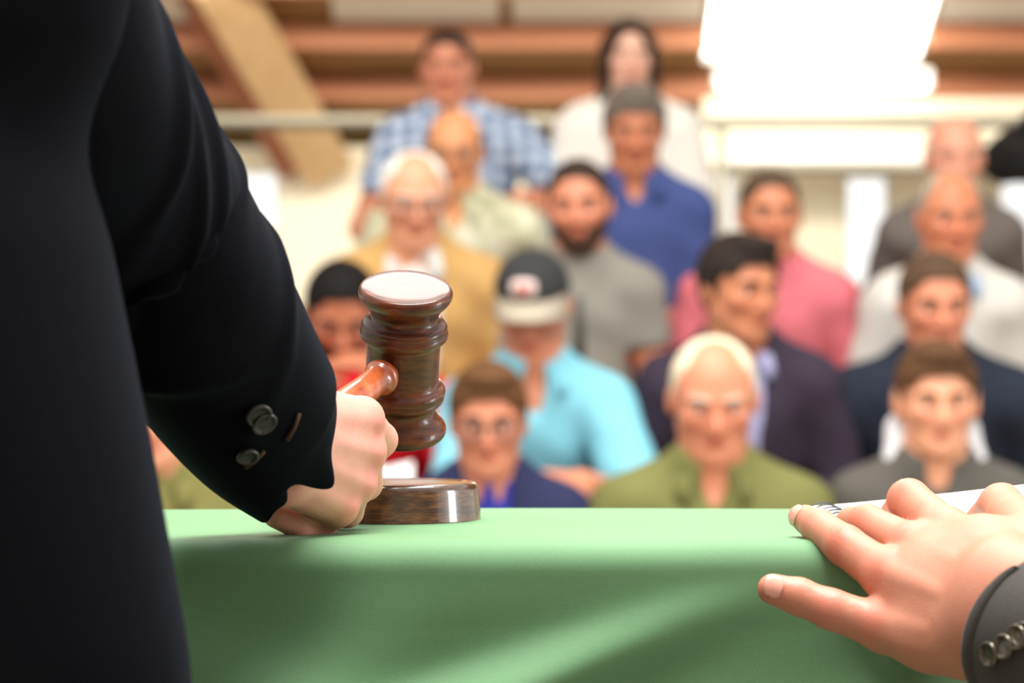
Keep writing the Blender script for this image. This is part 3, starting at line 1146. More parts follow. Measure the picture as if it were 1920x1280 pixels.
def nail(body, tip, prev, up, r, mat, ln=0.0115, wd=0.62):
    t = nrm(tip - prev)
    up = nrm(up - t * np.dot(up, t))
    sd = np.cross(t, up)
    n, mseg = 9, 9
    V = []
    for i in range(n):
        u = i / (n - 1)
        for j in range(mseg):
            w = (j / (mseg - 1) - 0.5) * 2
            e = (1 - abs(2 * u - 1) ** 4 * 0.22)
            a = w * 1.02 * wd * e * 1.25
            along = (u - 0.42) * ln - 0.0012 * w * w * (1 if u > 0.5 else -1)
            rr = r * (1.035 - 0.16 * max(u - 0.55, 0) ** 2 * 2)
            V.append(tip + t * along + rr * (math.cos(a) * up + math.sin(a) * sd))
    f = [(i * mseg + j, i * mseg + j + 1, (i + 1) * mseg + j + 1, (i + 1) * mseg + j) for i in range(n - 1) for j in range(mseg - 1)]
    o = mesh_obj('fingernail', V, f, mat, body)
    md = o.modifiers.new('thickness', 'SOLIDIFY')
    md.thickness = 0.0007
    md.offset = 0
    return o


NAIL = plain('nail', (214, 150, 132), 0.22, var=0.05, scale=200, coat=0.3)

d = 1.84
A_f = [[P(677, 784, 1.790), P(712, 824, 1.828), P(690, 862, 1.848), P(652, 852, 1.842)],
       [P(681, 845, 1.792), P(684, 905, 1.830), P(634, 918, 1.842), P(600, 892, 1.834)],
       [P(664, 905, 1.788), P(650, 957, 1.818), P(590, 962, 1.824), P(556, 932, 1.816)],
       [P(630, 948, 1.776), P(606, 978, 1.786), P(560, 984, 1.772), P(516, 966, 1.760)],
       [P(548, 800, 1.750), P(596, 800, 1.802), P(634, 812, 1.834), P(660, 818, 1.850)]]
A_r = [[0.0125, 0.0112, 0.0095, 0.0082], [0.0125, 0.0112, 0.0096, 0.0083], [0.0122, 0.0106, 0.0092, 0.008], [0.0118, 0.0098, 0.0088, 0.0078], [0.0165, 0.013, 0.0115, 0.0095]]
A_b = [P(560, 768, 1.728), P(545, 806, 1.720), P(532, 848, 1.718), P(526, 892, 1.722)]
WA = P(520, 828, 1.715)                    # wrist
ELB = P(215, 430, 1.565)                   # elbow
SHO = np.array([-0.262, 1.40, 1.455])      # right shoulder joint
tend = nrm((0.67, -0.71, -0.1))
TXc = -0.43                                # torso centre
lo = np.array([-0.85, 1.10, 0.75])
hi = np.array([0.02, 1.96, 1.98])
S = Solid(axis_pts(lo[0], hi[0], 0.014, [(-0.155, -0.068, 0.0017)]), axis_pts(lo[1], hi[1], 0.014, [(1.70, 1.865, 0.0017)]), axis_pts(lo[2], hi[2], 0.014, [(1.122, 1.226, 0.0017), (1.62, 1.9, 0.008)]))
build_hand(S, A_f, A_r, A_b, [(P(535, 800, 1.715), P(500, 775, 1.695), 0.020, 0.022), (P(515, 868, 1.715), P(485, 830, 1.695), 0.020, 0.022)],
           [(P(600, 850, 1.765), P(560, 870, 1.750), 0.016, 0.017, 0.015)], tend)
S.cone(WA, ELB, 0.028, 0.042, 0.02)
S.cone(ELB, SHO, 0.042, 0.058, 0.02)
def torso_std(S, x, y, zs, w=1.0):
    S.ell((x, y, zs - 0.18), (0.18 * w, 0.12, 0.23), None, 0.05)
    S.ell((x, y, zs - 0.45), (0.165 * w, 0.115, 0.2), None, 0.06)
    S.cone((x - 0.16, y, zs), (x + 0.16, y, zs), 0.058, 0.058, 0.05)
    S.cone((x, y + 0.01, zs), (x, y + 0.02, zs + 0.16), 0.062, 0.056, 0.05)
torso_std(S, TXc, 1.40, 1.44)
hdA = Head((TXc, 1.425, 1.70), rotm(180, 0, 0), 0.235)
hdA.build(S)
V, Q = S.mesh(1)
joints = [c[0] + tend * 0.012 for c in A_f[:4]] + [A_f[0][1], A_f[3][1]]
fl = flush_at(V, joints, [0.013] * 6, [0.42, 0.40, 0.34, 0.42, 0.25, 0.35])
fl = np.maximum(fl, hdA.flush(V))
auct = mesh_obj('person', V, Q, SKIN_A, None, (TXc, 1.40, 0.0), flush=fl)
tag(auct, 'auctioneer in a black coat seen from behind, gripping the gavel', 'person')
head_extras(auct, hdA, IRIS_BROWN, plain('brow_dark', (40, 28, 20), 0.8))
V, Q = hair_solid(hdA, 'short', 0.007).mesh()
mesh_obj('hair', V, Q, plain('hair_dark', (36, 26, 20), 0.6, var=0.3, scale=60), auct)

m = Nodes('coat_wool')
f = m.noise(700, 2)
m.col(m.ramp(f, [(0.3, lin(2, 2, 4)), (0.75, lin(7, 8, 12))]))
m.set(rough=0.9, sheen=0.02, sheen_rough=0.45, spec=0.06)
m.b.inputs['Sheen Tint'].default_value = (0.55, 0.65, 1.0, 1)
m.bump(m.noise(900, 3), 0.5, 0.0008)
COAT = m.m

# coat body
lo, hi = np.array([-0.86, 1.14, 0.42]), np.array([-0.08, 1.66, 1.58])
S = Solid(axis_pts(lo[0], hi[0], 0.008), axis_pts(lo[1], hi[1], 0.008), axis_pts(lo[2], hi[2], 0.008))
def coat_fn(X, Y, Z):
    rr = np.interp(Z, [0.4, 0.8, 1.0, 1.1, 1.2, 1.3, 1.40, 1.5], [0.300, 0.287, 0.279, 0.270, 0.252, 0.232, 0.20, 0.10])
    ry = np.interp(Z, [0.4, 0.8, 1.0, 1.2, 1.3, 1.40, 1.5], [0.20, 0.18, 0.165, 0.155, 0.150, 0.13, 0.07])
    x, y = X - TXc, Y - 1.40
    an = np.arctan2(y, x)
    wob = 1 + np.clip((1.25 - Z) / 0.8, 0, 1) * (0.030 * np.cos(an * 7 + 0.6) + 0.018 * np.cos(an * 12 + 2))
    q = np.sqrt((x / rr) ** 2 + (y / ry) ** 2)
    return np.maximum((q - wob) * np.minimum(rr, ry) * 0.85, 0.45 - Z)
S.func(coat_fn, lo, hi, 0.0)
S.cone((TXc - 0.17, 1.40, 1.45), (TXc + 0.17, 1.40, 1.45), 0.075, 0.075, 0.06)
S.cone((TXc - 0.17, 1.40, 1.45), (TXc - 0.24, 1.45, 1.20), 0.075, 0.062, 0.05)
S.cone((TXc - 0.24, 1.45, 1.20), (TXc - 0.20, 1.56, 0.98), 0.062, 0.052, 0.03)
S.cone((TXc, 1.41, 1.50), (TXc, 1.43, 1.56), 0.085, 0.075, 0.05)
V, Q = S.mesh(1)
coat = mesh_obj('coat', V, Q, COAT, auct)
coat['label'] = 'black wool coat'

# right sleeve, lofted along the arm, open at the cuff
ctr = [P(-30, -110, 1.41), P(70, 140, 1.47), P(140, 275, 1.53), P(232, 412, 1.585), P(310, 520, 1.605), P(375, 612, 1.635), P(440, 715, 1.672), P(492, 786, 1.702), P(546, 842, 1.727)]
rad = [0.080, 0.072, 0.0735, 0.0735, 0.068, 0.0625, 0.0585, 0.055, 0.0508]
NR, NA = 170, 120
cl = catmull(np.hstack([np.array(ctr), np.array(rad)[:, None]]), NR)
pts, rr = cl[:, :3], cl[:, 3]
tt, NN, BB = frames(pts, up=(0.6, 0, 0.8))
# the cuff rim stands steeper than the forearm
endt = nrm((0.80, 0.52, -0.36))
for k in range(NR):
    u = np.clip((k / (NR - 1) - 0.84) / 0.16, 0, 1)
    t2 = nrm(tt[k] * (1 - u) + endt * u)
    NN[k] = nrm(NN[k] - t2 * np.dot(NN[k], t2))
    BB[k] = np.cross(t2, NN[k])
an = np.linspace(0, 2 * math.pi, NA, endpoint=False)
u = np.linspace(0, 1, NR)[:, None]
A = an[None, :]
fold = np.zeros((NR, NA))
rng = random.Random(4)
for cu, ph, tw, wd, am in ((0.16, 0.6, 0.10, 0.022, 0.006), (0.24, 0.2, 0.13, 0.02, 0.006), (0.33, 5.8, 0.10, 0.022, 0.006), (0.42, 3.6, -0.12, 0.022, 0.007), (0.50, 2.9, -0.09, 0.02, 0.006),
                           (0.37, 1.6, 0.15, 0.018, 0.005), (0.58, 0.5, 0.10, 0.025, 0.0035), (0.66, 5.2, -0.08, 0.02, 0.003), (0.28, 4.6, 0.2, 0.03, 0.006)):
    da = (A - ph + math.pi) % (2 * math.pi) - math.pi
    fold += am * np.exp(-((u - cu - tw * da) / wd) ** 2) * np.exp(-(da / 1.1) ** 2)
fold -= 0.003
rim = np.zeros((NR, NA))
Vs = pts[:, None, :] + (rr[:, None] + fold)[:, :, None] * (np.cos(A)[..., None] * NN[:, None, :] + np.sin(A)[..., None] * BB[:, None, :])
# vent: a notch in the rim on the under side facing the camera; the upper flap hangs a little longer
vent_p = P(543, 905, 1.69)
sl = int(NR * 0.90)
angs = np.arctan2(((vent_p - pts[-1]) * BB[-1]).sum(), ((vent_p - pts[-1]) * NN[-1]).sum())
for k in range(sl, NR):
    w = ((k - sl) / (NR - 1 - sl)) ** 1.5
    da = (an - angs + math.pi) % (2 * math.pi) - math.pi
    notch = np.exp(-((da - 0.05) / 0.16) ** 2) * 0.016
    Vs[k] -= tt[k] * (notch * w)[:, None]
    up_s = 1 if BB[-1][2] * math.cos(angs) - NN[-1][2] * math.sin(angs) > 0 else -1
    flap = np.exp(-((da - up_s * 0.36) / 0.20) ** 2) * 0.015 - np.exp(-((da + up_s * 0.45) / 0.35) ** 2) * 0.010
    Vs[k] += tt[k] * (flap * w)[:, None]
idx = np.arange(NR * NA).reshape(NR, NA)
Q = np.stack([idx[:-1], np.roll(idx[:-1], -1, 1), np.roll(idx[1:], -1, 1), idx[1:]], -1).reshape(-1, 4)
slv = mesh_obj('sleeve', Vs.reshape(-1, 3), Q, COAT, coat)
md = slv.modifiers.new('thickness', 'SOLIDIFY')
md.thickness = 0.0035
md.offset = -1
tn = Vs


def sleeve_hit(px, py, grid, sub=None):
    """point of the lofted sleeve seen at a pixel and its outward normal"""
    vv = grid.reshape(-1, 3)
    qx = 960 + vv[:, 0] / vv[:, 1] * F
    qy = 640 - (vv[:, 2] - CZ) / vv[:, 1] * F
    e = (qx - px) ** 2 + (qy - py) ** 2
    cand = np.argsort(e)[:14]
    i = cand[np.argmin(vv[cand, 1])]
    r, c = divmod(i, grid.shape[1])
    r = min(max(r, 1), grid.shape[0] - 2)
    a = grid[r + 1, c] - grid[r - 1, c]
    b = grid[r, (c + 1) % grid.shape[1]] - grid[r, c - 1]
    n = nrm(np.cross(a, b))
    if n[1] > 0:
        n = -n
    return vv[i], n


def button(p, n, r, mat, parent, thread=None):
    pr = [(0, 0), (r * 0.9, 0), (r, 0.0008), (r, 0.0022), (r * 0.92, 0.0030), (r * 0.78, 0.0030), (r * 0.70, 0.0020), (r * 0.35, 0.0018), (0, 0.0018)]
    v, f = lathe_vf(pr, p, n, 28)
    o = mesh_obj('button', v, f, mat, parent)
    if thread is not None:
        pass
    return o


BTN = plain('horn_button_dark', (46, 42, 38), 0.35, var=0.2, scale=90)
for px, py, r in ((488, 776, 0.0078), (498, 797, 0.0078), (466, 853, 0.0066)):
    p, n = sleeve_hit(px, py, Vs)
    button(p + n * 0.0015, n, r, BTN, coat)
THR = fabric('buttonhole_thread', (74, 54, 40), 0.2)
for a_, b_ in (((570, 775), (540, 835)), ((494, 856), (462, 880))):
    p1, n1 = sleeve_hit(*a_, Vs)
    p2, n2 = sleeve_hit(*b_, Vs)
    tube('buttonhole', [p1 + n1 * 0.001, (p1 + p2) / 2 + (n1 + n2) * 0.0012, p2 + n2 * 0.001], np.array([0.0013, 0.0012, 0.0018]), THR, coat, 8)


def legs_std(person, x, y, mat, zt=0.95):
    S = Solid(axis_pts(x - 0.26, x + 0.26, 0.014), axis_pts(y - 0.2, y + 0.2, 0.014), axis_pts(0.03, zt + 0.08, 0.014))
    for q in (-1, 1):
        S.cone((x + q * 0.10, y, zt - 0.06), (x + q * 0.11, y, 0.5), 0.10, 0.078, 0.03)
        S.cone((x + q * 0.11, y, 0.5), (x + q * 0.12, y + 0.02, 0.07), 0.078, 0.062, 0.02)
    V, Q = S.mesh()
    mesh_obj('trousers', V, Q, mat, person)
    for q in (-1, 1):
        S = Solid(axis_pts(x + q * 0.13 - 0.07, x + q * 0.13 + 0.07, 0.008), axis_pts(y - 0.12, y + 0.26, 0.008), axis_pts(-0.004, 0.13, 0.008))
        S.cone((x + q * 0.13, y - 0.04, 0.035), (x + q * 0.135, y + 0.16, 0.03), 0.045, 0.04, 0.01)
        S.cone((x + q * 0.13, y - 0.02, 0.05), (x + q * 0.13, y + 0.0, 0.11), 0.045, 0.04, 0.02)
        S.func(lambda X, Y, Z: 0.002 - Z + 0 * X + 0 * Y, (x - 1, y - 1, -1), (x + 1, y + 1, 1), 0.0, 'i')
        V, Q = S.mesh()
        mesh_obj('shoe', V, Q, plain('black_shoe', (16, 15, 15), 0.3), person)


legs_std(auct, TXc, 1.40, fabric('trousers_black', (18, 18, 22)))

# ------------------------------------------------------------------ foreground: the helper's hand on the notepad
H_f = [[P(1662, 1178, 1.664), P(1558, 1142, 1.668), P(1497, 1118, 1.672), P(1449, 1104, 1.672)],
       [P(1668, 1082, 1.678), P(1584, 1022, 1.705), P(1536, 988, 1.735), P(1511, 973, 1.752)],
       [P(1716, 1028, 1.695), P(1626, 980, 1.738), P(1598, 980, 1.768), P(1588, 984, 1.780)],
       [P(1778, 1000, 1.702), P(1704, 938, 1.742), P(1684, 965, 1.776), P(1676, 985, 1.790)],
       [P(1935, 1015, 1.660), P(1900, 975, 1.712), P(1878, 950, 1.742), P(1836, 985, 1.768)]]
H_r = [[0.0138, 0.0118, 0.0108, 0.0092], [0.0142, 0.0122, 0.0108, 0.0090], [0.0138, 0.0112, 0.0098, 0.0088], [0.0142, 0.0130, 0.0105, 0.009], [0.018, 0.0155, 0.0142, 0.011]]
H_b = [P(1800, 1212, 1.612), P(1838, 1160, 1.600), P(1862, 1110, 1.600), P(1890, 1060, 1.612)]
tendh = nrm((-0.45, -0.72, 0.52))
WH = P(1900, 1150, 1.592)
ELH = np.array([0.475, 1.42, 1.03])
SHH = np.array([0.60, 1.26, 1.335])
HX = 0.80
lo, hi = np.array([0.12, 0.98, 0.72]), np.array([1.12, 1.82, 1.92])
S = Solid(axis_pts(lo[0], hi[0], 0.014, [(0.140, 0.305, 0.0016)]), axis_pts(lo[1], hi[1], 0.014, [(1.57, 1.80, 0.0018)]), axis_pts(lo[2], hi[2], 0.014, [(1.055, 1.172, 0.0016), (1.5, 1.78, 0.008)]))
build_hand(S, H_f, H_r, H_b, [(P(1880, 1090, 1.598), P(1950, 1120, 1.575), 0.023, 0.025), (P(1850, 1185, 1.600), P(1925, 1215, 1.575), 0.022, 0.025)],
           [(P(1760, 1200, 1.645), P(1840, 1200, 1.62), 0.017, 0.017, 0.02), (P(1770, 1080, 1.665), P(1840, 1110, 1.635), 0.019, 0.019, 0.02), (P(1860, 1030, 1.655), P(1930, 1030, 1.65), 0.017, 0.019, 0.02)], tendh)
S.cone(WH, ELH, 0.029, 0.042, 0.02)
S.cone(ELH, SHH, 0.042, 0.055, 0.02)
torso_std(S, HX, 1.24, 1.33)
hdH = Head((HX, 1.265, 1.59), rotm(180, 0, 0), 0.232)
hdH.build(S)
V, Q = S.mesh(1)
up = tendh * 0.012
fl = flush_at(V, [c[0] + up for c in H_f[:4]] + [c[1] + up * 0.8 for c in H_f[:4]] + [c[3] for c in H_f[:4]] + [H_f[0][2] + up * 0.7],
              [0.012, 0.013, 0.012, 0.012] + [0.009] * 4 + [0.012] * 4 + [0.006], [0.42, 0.40, 0.30, 0.2] + [0.42, 0.42, 0.22, 0.30] + [0.32, 0.22, 0.2, 0.2] + [0.3])
for ch, q, hw in ((H_f[0], 1, 0.011), (H_f[0], 2, 0.010), (H_f[1], 1, 0.012), (H_f[1], 2, 0.010), (H_f[3], 1, 0.012)):   # finger creases
    ax_ = nrm(ch[q + 1] - ch[q - 1])
    rel = V - ch[q]
    al = rel @ ax_
    nd = np.linalg.norm(rel - al[:, None] * ax_, axis=1)
    dors = (rel @ tendh > 0.003) & (nd < 0.02)
    for o_ in ((-0.0035, 0.0, 0.0035) if q == 1 else (-0.0015, 0.0015)):
        fl = np.maximum(fl, dors * 0.34 * (0.6 + 0.4 * np.sin(V[:, 2] * 900 + o_ * 3000)) * np.exp(-((al - o_) / 0.0010) ** 2))
fl = np.maximum(fl, hdH.flush(V))
helper = mesh_obj('person', V, Q, SKIN_B, None, (HX, 1.24, 0.0), flush=fl)
tag(helper, 'helper in a dark grey jacket whose hand rests on the notepad', 'person')
head_extras(helper, hdH, IRIS_BROWN, plain('brow_dark', (40, 28, 20), 0.8))
V, Q = hair_solid(hdH, 'short', 0.007).mesh()
mesh_obj('hair', V, Q, plain('hair_brown', (66, 46, 32), 0.6, var=0.3, scale=60), helper)
nail(helper, H_f[0][3], H_f[0][2], nrm((-0.25, -0.9, 0.35)), 0.0094, NAIL)
nail(helper, H_f[1][3], H_f[1][2], nrm((-0.75, -0.62, 0.3)), 0.0092, NAIL, 0.011)

SUIT = fabric('suit_dark_grey', (62, 58, 54), 0.12, 0.9, 0.1, 400)
lo, hi = np.array([0.38, 0.98, 0.60]), np.array([1.20, 1.54, 1.48])
S = Solid(axis_pts(lo[0], hi[0], 0.010), axis_pts(lo[1], hi[1], 0.010), axis_pts(lo[2], hi[2], 0.010))
def suit_fn(X, Y, Z):
    rr = np.interp(Z, [0.6, 0.9, 1.1, 1.25, 1.40], [0.23, 0.22, 0.215, 0.205, 0.12])
    ry = np.interp(Z, [0.6, 0.9, 1.1, 1.25, 1.40], [0.16, 0.15, 0.14, 0.135, 0.08])
    q = np.sqrt(((X - HX) / rr) ** 2 + ((Y - 1.24) / ry) ** 2)
    return np.maximum((q - 1) * np.minimum(rr, ry) * 0.85, 0.64 - Z)
S.func(suit_fn, lo, hi, 0.0)
S.cone((HX - 0.16, 1.24, 1.34), (HX + 0.16, 1.24, 1.34), 0.07, 0.07, 0.06)
S.cone((HX + 0.17, 1.24, 1.34), (HX + 0.25, 1.28, 1.08), 0.07, 0.058, 0.05)
S.cone((HX - 0.17, 1.24, 1.34), ELH, 0.074, 0.060, 0.04)
S.cone((HX, 1.25, 1.37), (HX, 1.27, 1.43), 0.08, 0.068, 0.05)
V, Q = S.mesh()
jak = mesh_obj('jacket', V, Q, SUIT, helper)
jak['label'] = 'dark grey suit jacket'
ctr = [SHH + (0.03, -0.0, 0.0), (SHH + ELH) / 2 + (0.02, 0, 0), ELH + (0.005, -0.005, 0.0), ELH * 0.55 + WH * 0.45 + (0, 0, -0.004), P(1995, 1212, 1.560), P(1925, 1180, 1.580)]
cl = catmull(np.hstack([np.array(ctr), np.array([0.074, 0.066, 0.060, 0.053, 0.046, 0.0445])[:, None]]), 120)
pts, rr = cl[:, :3], cl[:, 3]
tt, NN, BB = frames(pts, up=(0.3, 0, 1))
u = np.linspace(0, 1, 120)[:, None]
fold = 0.004 * np.exp(-((u - 0.42) / 0.12) ** 2) * np.sin(A * 2 + u * 60) - 0.001
Vh = pts[:, None, :] + (rr[:, None] + fold)[:, :, None] * (np.cos(A)[..., None] * NN[:, None, :] + np.sin(A)[..., None] * BB[:, None, :])
idx = np.arange(120 * NA).reshape(120, NA)
Q = np.stack([idx[:-1], np.roll(idx[:-1], -1, 1), np.roll(idx[1:], -1, 1), idx[1:]], -1).reshape(-1, 4)
slv = mesh_obj('sleeve', Vh.reshape(-1, 3), Q, SUIT, jak)
md = slv.modifiers.new('thickness', 'SOLIDIFY')
md.thickness = 0.003
md.offset = -1
BTG = plain('metal_button', (96, 88, 76), 0.22, 0.7, var=0.25, scale=120)
for px, py in ((1846, 1226), (1871, 1212), (1893, 1196), (1912, 1180)):
    p, n = sleeve_hit(px, py, Vh)
    button(p + n * 0.001, nrm(n + (-0.25, 0, 0.1)), 0.0072, BTG, jak)
legs_std(helper, HX, 1.24, fabric('trousers_grey', (50, 48, 46)), 0.85)

# ------------------------------------------------------------------ spiral notepad under the helper's hand
PAPER = plain('white_paper', (246, 246, 244), 0.6, var=0.02)
WIRE = plain('binding_wire', (44, 46, 50), 0.4, 0.3, var=0.05)
xl, yn, yf = 0.212, 1.748, 1.985      # left edge, near and far side
pad = empty('spiral_notepad', (xl + 0.12, (yn + yf) / 2, TZ + 0.0006))
def sheet(zlo, zhi, x0, x1, y0, y1, n=24):
    xs = np.linspace(x0, x1, n)
    top = [zhi(x) for x in xs]
    bot = [zlo(x) for x in xs]
    v, f = [], []
    for x, t, b in zip(xs, top, bot):
        v += [(x, y0, b), (x, y1, b), (x, y1, t), (x, y0, t)]
    for i in range(n - 1):
        a, b = i * 4, (i + 1) * 4
        f += [(a, a + 1, b + 1, b), (a + 1, a + 2, b + 2, b + 1), (a + 2, a + 3, b + 3, b + 2), (a + 3, a, b, b + 3)]
    f += [(0, 3, 2, 1), tuple((n - 1) * 4 + k for k in range(4))]
    return v, f
zb = TZ + 0.0008
rise = lambda x: 0.019 * np.clip((x - xl) / 0.18, 0, 1) ** 1.15
v, f = sheet(lambda x: zb, lambda x: zb + 0.0008, xl - 0.022, xl + 0.30, yn, yf)
mesh_obj('back_cover', v, f, plain('pad_cover_grey', (176, 186, 200), 0.4), pad, smooth=False)
for k in range(6):
    v, f = sheet(lambda x: zb + 0.0017 + (k * 0.0009 + rise(x) * k / 6), lambda x: zb + 0.0017 + ((k + 1) * 0.0009 - 0.00012 + rise(x) * (k + 1) / 6 - 0.0001), xl - 0.003, xl + 0.30 - 0.002 * k, yn + 0.002, yf - 0.002)
    mesh_obj('page', v, f, PAPER, pad, smooth=False)
for k in range(9):
    y = yn + 0.010 + k * (yf - yn - 0.020) / 8
    pts = [(xl + 0.004 + 0.0095 * math.cos(a), y + 0.003 * math.cos(a), zb + 0.0046 + 0.0052 * math.sin(a)) for a in np.linspace(-0.4, 2 * math.pi - 0.8, 16)]
    tube('wire_ring', pts, 0.0006, WIRE, pad, 6)
tag(pad, 'white spiral-bound notepad lying on the cloth under the hand', 'notepad')


# ------------------------------------------------------------------ the audience
def checks(name, a, b, c, sx=30.0):
    key = ('chk', name)
    if key in _mc:
        return _mc[key]
    m = Nodes(name)
    w1 = m.n('ShaderNodeTexWave', wave_type='BANDS', bands_direction='X')
    w2 = m.n('ShaderNodeTexWave', wave_type='BANDS', bands_direction='Z')
    for w in (w1, w2):
        w.inputs['Scale'].default_value = sx
        w.inputs['Distortion'].default_value = 3.5
        w.inputs['Detail'].default_value = 1
        m.l(m.co(), w.inputs['Vector'])
    f = m.mix(0.5, w1.outputs[0], w2.outputs[0])
    m.col(m.ramp(f, [(0.25, lin(*a)), (0.5, lin(*b)), (0.78, lin(*c))]))
    m.set(rough=0.85, spec=0.2)
    _mc[key] = m.m
    return m.m


def blotches(name, a, b, c, sx=14.0):
    key = ('blt', name)
    if key in _mc:
        return _mc[key]
    m = Nodes(name)
    m.col(m.ramp(m.noise(sx, 2), [(0.36, lin(*a)), (0.5, lin(*b)), (0.66, lin(*c))]))
    m.set(rough=0.85, spec=0.2)
    _mc[key] = m.m
    return m.m


HAIRM = {}


def hairm(rgb):
    if rgb not in HAIRM:
        HAIRM[rgb] = plain('hair_%02x%02x%02x' % rgb, rgb, 0.7, var=0.25, scale=70)
        HAIRM[rgb].node_tree.nodes['Principled BSDF'].inputs['Specular IOR Level'].default_value = 0.12
    return HAIRM[rgb]


DENIM = fabric('jeans', (52, 62, 88))
DARKT = fabric('trousers_dark', (40, 40, 46))
KHAKI = fabric('trousers_khaki', (140, 124, 96))
SHOE = plain('brown_shoe', (60, 42, 30), 0.4)


class Seated:
    """a person sitting on the bleacher; all joints in world space"""
    def __init__(s, cx, top, hd, D, row, label, yaw=0, pitch=8, roll=0, sh=0.185, girth=1.0, size=1.0, skin_rgb=(222, 160, 128), wide=1.0, jaw=1.0, ear=1.0,
                 wr=None, el=(0.35, 0.35), hips=0.0, elbow0=None, dx=0.0):
        s.size = size
        seat = SEATZ[row]
        s.seat, s.foot = seat, seat - 0.42
        topz = CZ + (640 - top) / F * D
        R = rotm(yaw, pitch, roll)
        X = (cx - 960) / F * D
        s.head = Head(np.array([X, D, topz - 0.5 * hd]), R, hd, wide, jaw, 1.0, ear)
        s.neck = s.head.c + np.array([0, 0.13 * hd, -0.70 * hd])
        s.neck[0] += dx * 0.4
        s.S = s.neck + np.array([dx * 0.6, 0.015, -0.035 * size])
        X += dx
        s.hip = np.array([X + hips, 0, seat + 0.095 * size])
        v = s.S[2] - s.hip[2]
        Lt = max(0.46 * size, v + 0.006)
        lean = math.acos(np.clip(v / Lt, -1, 1))
        s.hip[1] = s.S[1] + Lt * math.sin(lean)
        s.lean, s.Lt = lean, Lt
        s.t = nrm(s.S - s.hip)
        s.Rt = rotm(0, math.degrees(lean), 0)
        s.sh, s.g = sh * 0.95 * size, girth
        s.wr, s.el = wr, el
        s.label, s.skin_rgb = label, skin_rgb
        l1, l2 = 0.285 * size, 0.255 * size
        s.arm = []
        for i, q in enumerate((-1, 1)):
            a = s.S + np.array([q * s.sh, 0.005, -0.025 * size])
            w = wr[i] if wr else None
            if w is None:
                w = np.array([X + q * 0.10 * size, s.hip[1] - 0.30 * size, seat + 0.20 * size])
            pole = np.array([q * s.el[i], 0.35, -0.6])
            e, w = ik(a, w, l1, l2, pole)
            if i == 0 and elbow0 is not None:
                e = np.asarray(elbow0)
                w = np.asarray(wr[0])
            s.arm.append((a, e, w))
        s.knee = [np.array([X + hips + q * 0.125 * size, s.hip[1] - 0.44 * size, seat + 0.085 * size]) for q in (-1, 1)]
        s.body = None

    def torso(s, S, off=0.0, k=0.04):
        h, t, R, g, z = s.hip, s.t, s.Rt, s.g, s.size
        w = s.sh / 0.185
        fw = R @ np.array([0, -1.0, 0])
        S.ell(h + t * 0.0, np.array([0.170 * w * g, 0.125 * g, 0.12 * z]), R, k, off=off)
        S.ell(h + t * 0.38 * s.Lt + fw * 0.015 * g, np.array([0.155 * w * g, 0.118 * g ** 1.5, 0.17 * z]), R, k, off=off)
        S.ell(h + t * 0.72 * s.Lt, np.array([0.172 * w, 0.115 * z, 0.165 * z]), R, k, off=off)
        a, b = s.arm[0][0], s.arm[1][0]
        S.cone(a * 0.93 + b * 0.07, b * 0.93 + a * 0.07, 0.056 * z, 0.056 * z, k, off=off)
        n0 = s.head.c * 0.45 + s.neck * 0.55
        for q in (0, 1):
            S.cone(n0 + np.array([0, 0.02, -0.02]), s.arm[q][0] + np.array([0, 0, 0.012]), 0.040 * z, 0.042 * z, 0.05, off=off * 0.8)

    def limbs(s, S, upto=2.0, off=0.0, k=0.02):
        z = s.size
        for a, e, w in s.arm:
            S.cone(a, a + (e - a) * min(upto, 1), 0.054 * z, (0.054 - 0.011 * min(upto, 1)) * z, k, off=off)
            if upto > 1:
                u = min(upto - 1, 1)
                S.cone(e, e + (w - e) * u, 0.042 * z, (0.042 - 0.013 * u) * z, k, off=off)

    def make(s, iris=None, brow=(60, 42, 30), red=(190, 84, 66)):
        hd, z = s.head, s.size
        xs = [hd.c[0]] + [j[0] for a in s.arm for j in a]
        ys = [hd.c[1]] + [j[1] for a in s.arm for j in a] + [s.hip[1]]
        zs = [j[2] for a in s.arm for j in a]
        lo = np.array([min(xs) - 0.10, min(min(ys) - 0.13, hd.c[1] - 0.16), min(min(zs) - 0.10, s.seat + 0.03)])
        hi = np.array([max(xs) + 0.10, max(ys) + 0.15, hd.c[2] + 0.62 * hd.s])
        r = 0.5 * hd.s
        fx = [(hd.c[0] - 0.42 * hd.s, hd.c[0] + 0.42 * hd.s, 0.0048)]
        fy = [(hd.c[1] - 0.55 * hd.s, hd.c[1] + 0.5 * hd.s, 0.0048)]
        fz = [(hd.c[2] - r, hd.c[2] + r, 0.0048)]
        for a, e, w in s.arm:
            f = nrm(w - e) * 0.09
            c = w + f
            fx.append((c[0] - 0.09, c[0] + 0.09, 0.006))
            fy.append((c[1] - 0.09, c[1] + 0.09, 0.006))
            fz.append((c[2] - 0.07, c[2] + 0.07, 0.006))
        S = Solid(axis_pts(lo[0], hi[0], 0.013, fx), axis_pts(lo[1], hi[1], 0.013, fy), axis_pts(lo[2], hi[2], 0.012, fz))
        hd.build(S)
        S.cone(hd.p(0, 0.09, -0.20), s.neck + np.array([0, 0.01, -0.03]), 0.235 * hd.s, 0.25 * hd.s, 0.03)
        s.torso(S)
        s.limbs(S)
        for q, (a, e, w) in zip((-1, 1), s.arm):
            fd = nrm(nrm(w - e) + np.array([-q * 0.25, 0, -0.15]))
            simple_hand(S, w, fd, np.array([q * 0.35, -0.25, 0.85]), -q, z)
        V, Q = S.mesh(1)
        m = skin('skin_%02x%02x%02x' % s.skin_rgb, s.skin_rgb, red)
        base = (s.hip[0], s.hip[1], s.seat)
        o = mesh_obj('person', V, Q, m, None, base, flush=hd.flush(V))
        tag(o, s.label, 'person', 'audience on the bleacher')
